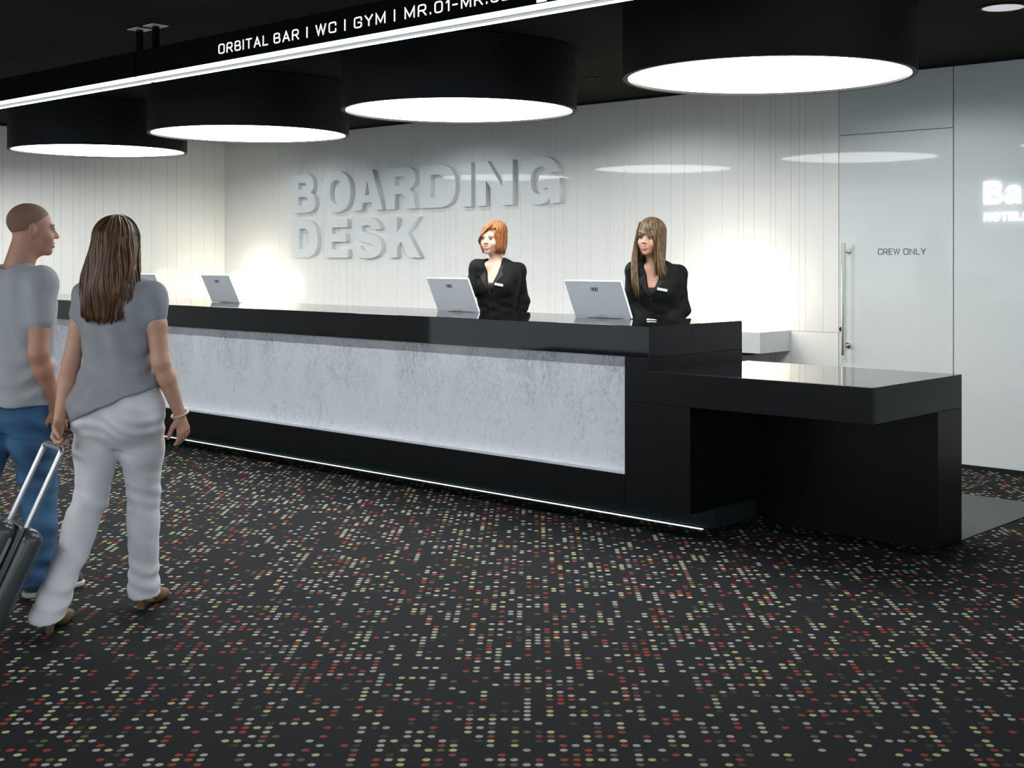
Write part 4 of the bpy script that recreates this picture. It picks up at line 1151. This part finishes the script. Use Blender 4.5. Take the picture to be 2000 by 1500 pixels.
# trousers
g = Field((-.42, -.45, .0), (.40, .40, 1.02), .0045)
g.loft([(.70, cW[0], cW[1], .120, .070), (.76, cW[0] - .006 * fwd[0], cW[1] - .006 * fwd[1], .166, .116), (.80, cW[0] - .012 * fwd[0], cW[1] - .012 * fwd[1], .178, .130), (.87, cW[0] - .018 * fwd[0], cW[1] - .018 * fwd[1], .190, .140), (.95, cW[0] - .008 * fwd[0], cW[1] - .008 * fwd[1], .172, .122), (1.0, cW[0], cW[1], .150, .108)], BY_, .03)
for sgn, hp, kn, an in ((-1, hipL, knL, anL), (1, hipR, knR, anR)):
    g.ell(hp + [0, 0, -.02] - fwd * .055, (.088, .085, .092), .05)
    th = hp + (kn - hp) * .45; lo_ = kn + (an - kn) * .55
    hem = an + (an - kn) / np.linalg.norm(an - kn) * .060
    g.chain([hp, th, kn], [.098, .088, .065], .03)
    g.chain([kn, lo_, hem], [.065, .058, .068], .02)
    cal = kn + (an - kn) * .3 - fwd * .010; g.ell(cal, (.054, .056, .12), .04)
    g.plane(hem - (an - kn) / np.linalg.norm(an - kn) * .012, (an - kn), .004) if False else None
# cut each hem level with the shin
xs_ = np.array([0, 0, 0])
sl, X_, Y_, Z_ = g.sub(g.lo, g.lo + g.h * g.n)
lv = np.where(X_ + .0 * Y_ < -.055 + .0 * Y_, .060, .056)
g.a = np.maximum(g.a, (lv - Z_ + .18 * (Y_ - np.where(X_ < -.055, anL[1], anR[1]))).astype(np.float32))
g.warp(lambda x, y, z: (.0030 * np.sin((z + .35 * np.abs(x)) * 108 + 5 * np.sin(x * 14)) * np.exp(-((z - .80) / .05) ** 2)
                        + .0024 * np.sin(z * 95 + 40 * x) * np.exp(-((z - .49) / .07) ** 2)
                        + .0034 * np.sin(z * 92 + 40 * x - 30 * y) * np.exp(-((z - .13) / .085) ** 2)
                        + .0012 * np.sin(z * 40 + x * 60)))
trW = sd_obj('trousers', g, M['white_denim'], tW)
# heeled shoes
for a, d_, lift in ((anL, (.06, .99, 0), 0.0), (anR, (.26, .96, 0), .012)):
    d_ = np.array(d_) / np.linalg.norm(d_); base = np.array([a[0], a[1], 0])
    q = Field(base + [-.16, -.12, -.005], base + [.22, .24, .14], .004)
    q.cone(base + [0, 0, .062 + lift] - d_ * .012, base + d_ * .10 + [0, 0, .036], .034, .030, .015)
    q.cone(base + d_ * .09 + [0, 0, .034], base + d_ * .165 + [0, 0, .022], .034, .022, .015)
    q.plane((0, 0, .002), (0, 0, -1), .002)
    sh = sd_obj('shoe', q, M['shoe_tan'], tW)
    p = base - d_ * .020
    tube('heel', [Vector(p + [0, 0, .055 + lift]), Vector(p - d_ * .004 + [0, 0, .001])], [.024, .014], M['shoe_tan'], sh, 14)
# bracelet on the right wrist
w_ = (wrR - elR); w_ /= np.linalg.norm(w_); u_ = np.cross(w_, [0, 0, 1.0]); u_ /= np.linalg.norm(u_); v_ = np.cross(w_, u_)
bc = wrR + w_ * .004
bm = bmesh.new(); tube_bm(bm, [Vector(bc + (u_ * math.cos(a) + v_ * math.sin(a)) * .0335) for a in np.linspace(0, 2 * math.pi, 25)], .0055, 8, cap=False)
br = bm_obj('bracelet', bm, M['bracelet'], tW, True)
# hair, head frame (the back of the head is +y)
hf = Field((-.16, -.15, -.36), (.16, .19, .15), .0042)
hf.ell((0, .020, .036), (.084, .103, .088), .0)
hf.loft([(-.310, .0, .094, .090, .030), (-.25, .0, .090, .108, .046), (-.18, 0, .076, .114, .068), (-.10, 0, .056, .108, .082), (-.03, 0, .034, .098, .096), (.04, 0, .020, .085, .102)], 0, .03, 2.2)
hf.ell((0, -.130, -.06), (.058, .118, .10), .010, op='s'); hf.ell((0, -.09, -.24), (.085, .13, .13), .012, op='s')
hf.warp(lambda x, y, z: .0035 * np.sin(x * 150 + 3 * np.sin(z * 20)) * (z < .03))
hw_ = sd_obj('hair', hf, M['hair_chestnut'], tW); hw_.data.transform(Matrix.Translation(ThW[1].tolist()) @ Matrix(ThW[0].tolist()).to_4x4())
def zW(phi):
    a = abs(phi)
    if a < .55: return .03
    if a < .9: return .03 - (a - .55) / .35 * .20
    return -.270 - .045 * (-math.cos(phi)) 
def dropW(p, t, phi, r_):
    z = p[2]; cy = np.interp(z, [-.34, -.18, -.03, .04], [.094, .076, .034, .02]); k = np.interp(z, [-.34, -.26, -.18, -.10, -.03, .04], [1.06, 1.22, 1.30, 1.22, 1.11, 1.0]); ky = np.interp(z, [-.34, -.26, -.18, -.10, -.03, .04], [.32, .48, .72, .84, .97, 1.0])
    return np.array([p[0] * k + .006 * math.sin(9 * t + phi * 5), (p[1] - .02) * ky + cy, z])
pw = scalp_paths(520, (.087, .106, .091), (0, .020, .036), zW, seed=21, drop=dropW, width=.0062, jit=.003)
strands('hair_strands', pw, M['hair_chestnut'], hw_, ThW)

# ------------------------------------------------------------------ walking man
tM = person_root('person', (-5.488, 2.591, 0), 'walking man with a shaved head, grey t-shirt and blue jeans at left edge')
BM_ = -.60; RBm = rotz(BM_); fwm = RBm @ np.array([0, 1, 0]); rgm = RBm @ np.array([1, 0, 0])
cM = np.array([.024, 0, 0])
ThM = (rotz(math.pi + BM_ - .45) @ rotx(.04), np.array([.084, .03, 1.605]))
sL = cM + rgm * -.178 + [0, 0, 1.375]; sR = cM + rgm * .178 + [0, 0, 1.375]
eL = np.array([-.23, .22, 1.10]); eR = np.array([.182, -.155, 1.075]); wL = np.array([-.20, .33, .90]); wR = np.array([.215, -.060, .835])
f = Field((-.45, -.45, -.01), (.48, .50, 1.76), .005)
head_sdf(f, ThM, False)
f.cone(cM + [0, 0, 1.40], ThM[1] + ThM[0] @ np.array([0, .022, -.06]), .064, .060, .03)
torM = [(z, cM[0], cM[1], hw, hd) for z, hw, hd in ((.80, .165, .110), (.92, .165, .112), (1.05, .160, .108), (1.20, .182, .118), (1.32, .192, .112), (1.40, .150, .078), (1.435, .075, .055))]
f.loft([(a, b, c, d * .95, e * .95) for a, b, c, d, e in torM], BM_, .02)
for s, e, w in ((sL, eL, wL), (sR, eR, wR)):
    f.cone(cM + [0, 0, 1.385], s, .050, .046, .03); f.ell(s, (.05, .05, .05), .02)
    f.chain([s, s + (e - s) * .5, e], [.050, .049, .041], .02); f.chain([e, e + (w - e) * .3, w], [.042, .044, .029], .018)
    hand_sdf(f, w, w - e, (.8, -.5, .1), 1 if s is sR else -1, .3, 1.06)
hpL = cM + rgm * -.09 + [0, 0, .88]; hpR = cM + rgm * .09 + [0, 0, .88]
kL = np.array([-.14, -.02, .48]); aL = np.array([-.21, -.30, .14]); kR = np.array([.100, .06, .49]); aR = np.array([.118, .03, .10])
f.chain([hpL, kL, aL], [.09, .058, .04], .02); f.chain([hpR, kR, aR], [.09, .058, .04], .02)
bMn = sd_obj('body', f, M['skin_tan'], tM)
face_parts(bMn, ThM, M['lash'], M['stubble'], False)
hf = Field((-.10, -.12, -.09), (.10, .13, .14), .0035)
hf.ell((0, .016, .037), (.0748, .0920, .0785), 0); hf.ell((0, -.125, -.03), (.085, .085, .105), .012, op='s'); hf.ell((0, .0, -.11), (.12, .11, .075), .010, op='s')
hm_ = sd_obj('cropped_hair', hf, M['stubble'], tM); hm_.data.transform(Matrix.Translation(ThM[1].tolist()) @ Matrix(ThM[0].tolist()).to_4x4())
g = Field((-.36, -.36, .78), (.36, .36, 1.50), .005)
g.loft([(z, x, y, hw + (.046 if z < .95 else .030 if z < 1.1 else .018), hd + (.050 if z < .95 else .032 if z < 1.1 else .018)) for z, x, y, hw, hd in torM[:-1]] + [(1.45, cM[0], cM[1], .080, .062)], BM_, .02)
for s, e in ((sL, eL), (sR, eR)):
    g.cone(cM + [0, 0, 1.395], s + [0, 0, .004], .060, .064, .03); g.ell(s + [0, 0, -.010], (.054, .054, .048), .04); g.cone(s, s + (e - s) * .52, .053, .060, .045)
    e2 = s + (e - s) * .66
g.cone(cM + [0, 0, 1.45], cM + [0, 0, 1.56], .072, .085, .004, op='s')
g.plane(cM + [0, 0, .845], (0, 0, -1), .004)
g.warp(lambda x, y, z: .005 * np.sin((z - .3 * x) * 70 + 3 * np.sin(x * 14)) * np.exp(-((z - .97) / .10) ** 2) + .003 * np.sin((x * .8 - y * .6) * 60 + z * 16))
sd_obj('t_shirt', g, M['tee_man'], tM)
g = Field((-.42, -.50, .0), (.40, .42, 1.0), .005)
g.loft([(.72, cM[0], cM[1], .13, .08), (.77, cM[0], cM[1], .168, .115), (.80, cM[0], cM[1], .178, .125), (.88, cM[0], cM[1], .182, .130), (.96, cM[0], cM[1], .172, .122)], BM_, .03)
for hp, kn, an in ((hpL, kL, aL), (hpR, kR, aR)):
    hem = an + (an - kn) / np.linalg.norm(an - kn) * .05
    g.chain([hp, hp + (kn - hp) * .5, kn], [.105, .096, .080], .03); g.chain([kn, kn + (an - kn) * .5, hem], [.080, .074, .076], .02)
sl, X_, Y_, Z_ = g.sub(g.lo, g.lo + g.h * g.n)
g.a = np.maximum(g.a, (np.where(X_ < -.03, .085, .045) - Z_ + 0 * Y_).astype(np.float32))
g.warp(lambda x, y, z: .006 * np.sin(z * 80 + 24 * x - 15 * y) * np.exp(-((z - .14) / .09) ** 2) + .004 * np.sin(z * 70 + 20 * x) * np.exp(-((z - .50) / .08) ** 2) + .003 * np.sin(z * 55 + x * 40))
sd_obj('jeans', g, M['denim'], tM)
for an, d_, zz in ((aL, (.5, .86, 0), .045), (aR, (.55, .83, 0), 0.0)):
    d_ = np.array(d_) / np.linalg.norm(d_); base = np.array([an[0], an[1], zz])
    q = Field(base + [-.14, -.12, -.01], base + [.26, .30, .14], .005)
    q.cone(base - d_ * .035 + [0, 0, .050], base + d_ * .10 + [0, 0, .048], .040, .042, .015); q.cone(base + d_ * .10 + [0, 0, .044], base + d_ * .185 + [0, 0, .036], .042, .034, .02)
    q.cone(base + [0, 0, .06], base + [0, 0, .10], .042, .040, .015)
    q.plane(base + [0, 0, .018], (0, 0, -1), .002); sh = sd_obj('shoe', q, M['shoe_canvas'], tM)
    q = Field(base + [-.14, -.12, -.01], base + [.26, .30, .08], .004)
    q.cone(base - d_ * .036 + [0, 0, .016], base + d_ * .10 + [0, 0, .016], .044, .046, .01); q.cone(base + d_ * .10 + [0, 0, .016], base + d_ * .188 + [0, 0, .016], .046, .038, .01)
    q.plane(base + [0, 0, .024], (0, 0, 1), .003); q.plane(base + [0, 0, .001], (0, 0, -1), .003); sd_obj('sole', q, M['rubber_white'], sh)

# ------------------------------------------------------------------ trolley suitcase pulled by the woman
# frame: w across the case, a up along the handle, n out of the broad face
grip = Vector((-.207, -.125, .741))
loc_w = Vector((-4.856, 2.736, 0)); Rz = Matrix.Rotation(YAW, 4, 'Z')
case = empty('trolley_suitcase', (0, 0, 0), YAW, 'dark grey hard-shell trolley suitcase pulled by the walking woman', 'suitcase')
ax_w = Vector((.62, -.78, 0)).normalized()
ax_a = Vector((.33, .27, .90)); ax_a = (ax_a - ax_w * ax_a.dot(ax_w)).normalized()
ax_n = ax_w.cross(ax_a).normalized()
if ax_n.z < 0: ax_n = -ax_n
gl = grip
LEN_R = .32; CL = .475; CWD = .345; CT = .215
corner = gl - ax_a * (LEN_R + CL)
case_loc = loc_w + Rz @ Vector((corner.x, corner.y, 0))
case.location = case_loc
zoff = corner.z
E2 = None
def CP(w, a, n): return Vector((0, 0, zoff)) + ax_w * w + ax_a * a + ax_n * n
def cbox(name, lo, hi, m, parent, bev=.01, seg=3):
    bm = bmesh.new(); g_ = bmesh.ops.create_cube(bm, size=1.0)
    for v in bm.verts: v.co = Vector([lo[i] + (v.co[i] + .5) * (hi[i] - lo[i]) for i in range(3)])
    if bev: bmesh.ops.bevel(bm, geom=bm.edges[:], offset=bev, segments=seg, affect='EDGES', profile=.5)
    for v in bm.verts: v.co = CP(*v.co)
    o = bm_obj(name, bm, m, parent); shade(o, 40); return o
NC = .035
shell = cbox('front_shell', (-CWD / 2, .05, NC + .004), (CWD / 2, CL, NC + CT / 2), M['case'], case, .045, 6)
shell2 = cbox('back_shell', (-CWD / 2, .05, NC - CT / 2), (CWD / 2, CL, NC - .004), M['case'], case, .045, 6)
cbox('zip_band', (-CWD / 2 + .004, .056, NC - .010), (CWD / 2 - .004, CL - .006, NC + .010), M['case_rib'], case, .02, 3)
for k in range(-3, 4):
    cbox('rib', (k * .042 - .008, .10, NC + CT / 2 - .004), (k * .042 + .008, CL - .05, NC + CT / 2 + .004), M['case_rib'], shell, .003, 2)
    cbox('rib', (k * .042 - .008, .10, NC - CT / 2 - .004), (k * .042 + .008, CL - .05, NC - CT / 2 + .004), M['case_rib'], shell2, .003, 2)
for sx in (-1, 1):
    for dn in (-.028, .028):
        cbox('side_rib', (sx * (CWD / 2 - .003) - .004, .10, NC + dn - .007), (sx * (CWD / 2 - .003) + .004, CL - .055, NC + dn + .007), M['case_side'], case, .003, 2)
han = tube('handle_grip', fillet([CP(-.105, CL + LEN_R - .05, 0), CP(-.105, CL + LEN_R, 0), CP(.105, CL + LEN_R, 0), CP(.105, CL + LEN_R - .05, 0)], .02), .012, M['alu'], case, 10)
for sx in (-1, 1):
    tube('handle_rod', [CP(sx * .105, CL - .03, 0), CP(sx * .105, CL + LEN_R - .04, 0)], .0115, M['alu'], case, 10)
    bm = bmesh.new()
    c0, c1 = CP(sx * .13 - .014, .035, -.005), CP(sx * .13 + .014, .035, -.005)
    tube_bm(bm, [c0, c1], .034, 20); wh = bm_obj('wheel', bm, M['black_leather'], case); shade(wh, 40)
    tube('wheel_hub', [CP(sx * .13 - .016, .035, -.005), CP(sx * .13 + .016, .035, -.005)], .014, M['alu'], wh, 12)
    cbox('wheel_housing', (sx * .13 - .025, .045, -.022), (sx * .13 + .025, .12, .03), M['case'], case, .008, 2)
# rest the wheels on the floor
low = min((Vector((0, 0, zoff)) + ax_a * .035 - ax_n * .005).z - .034, 9)
case.location.z = -low
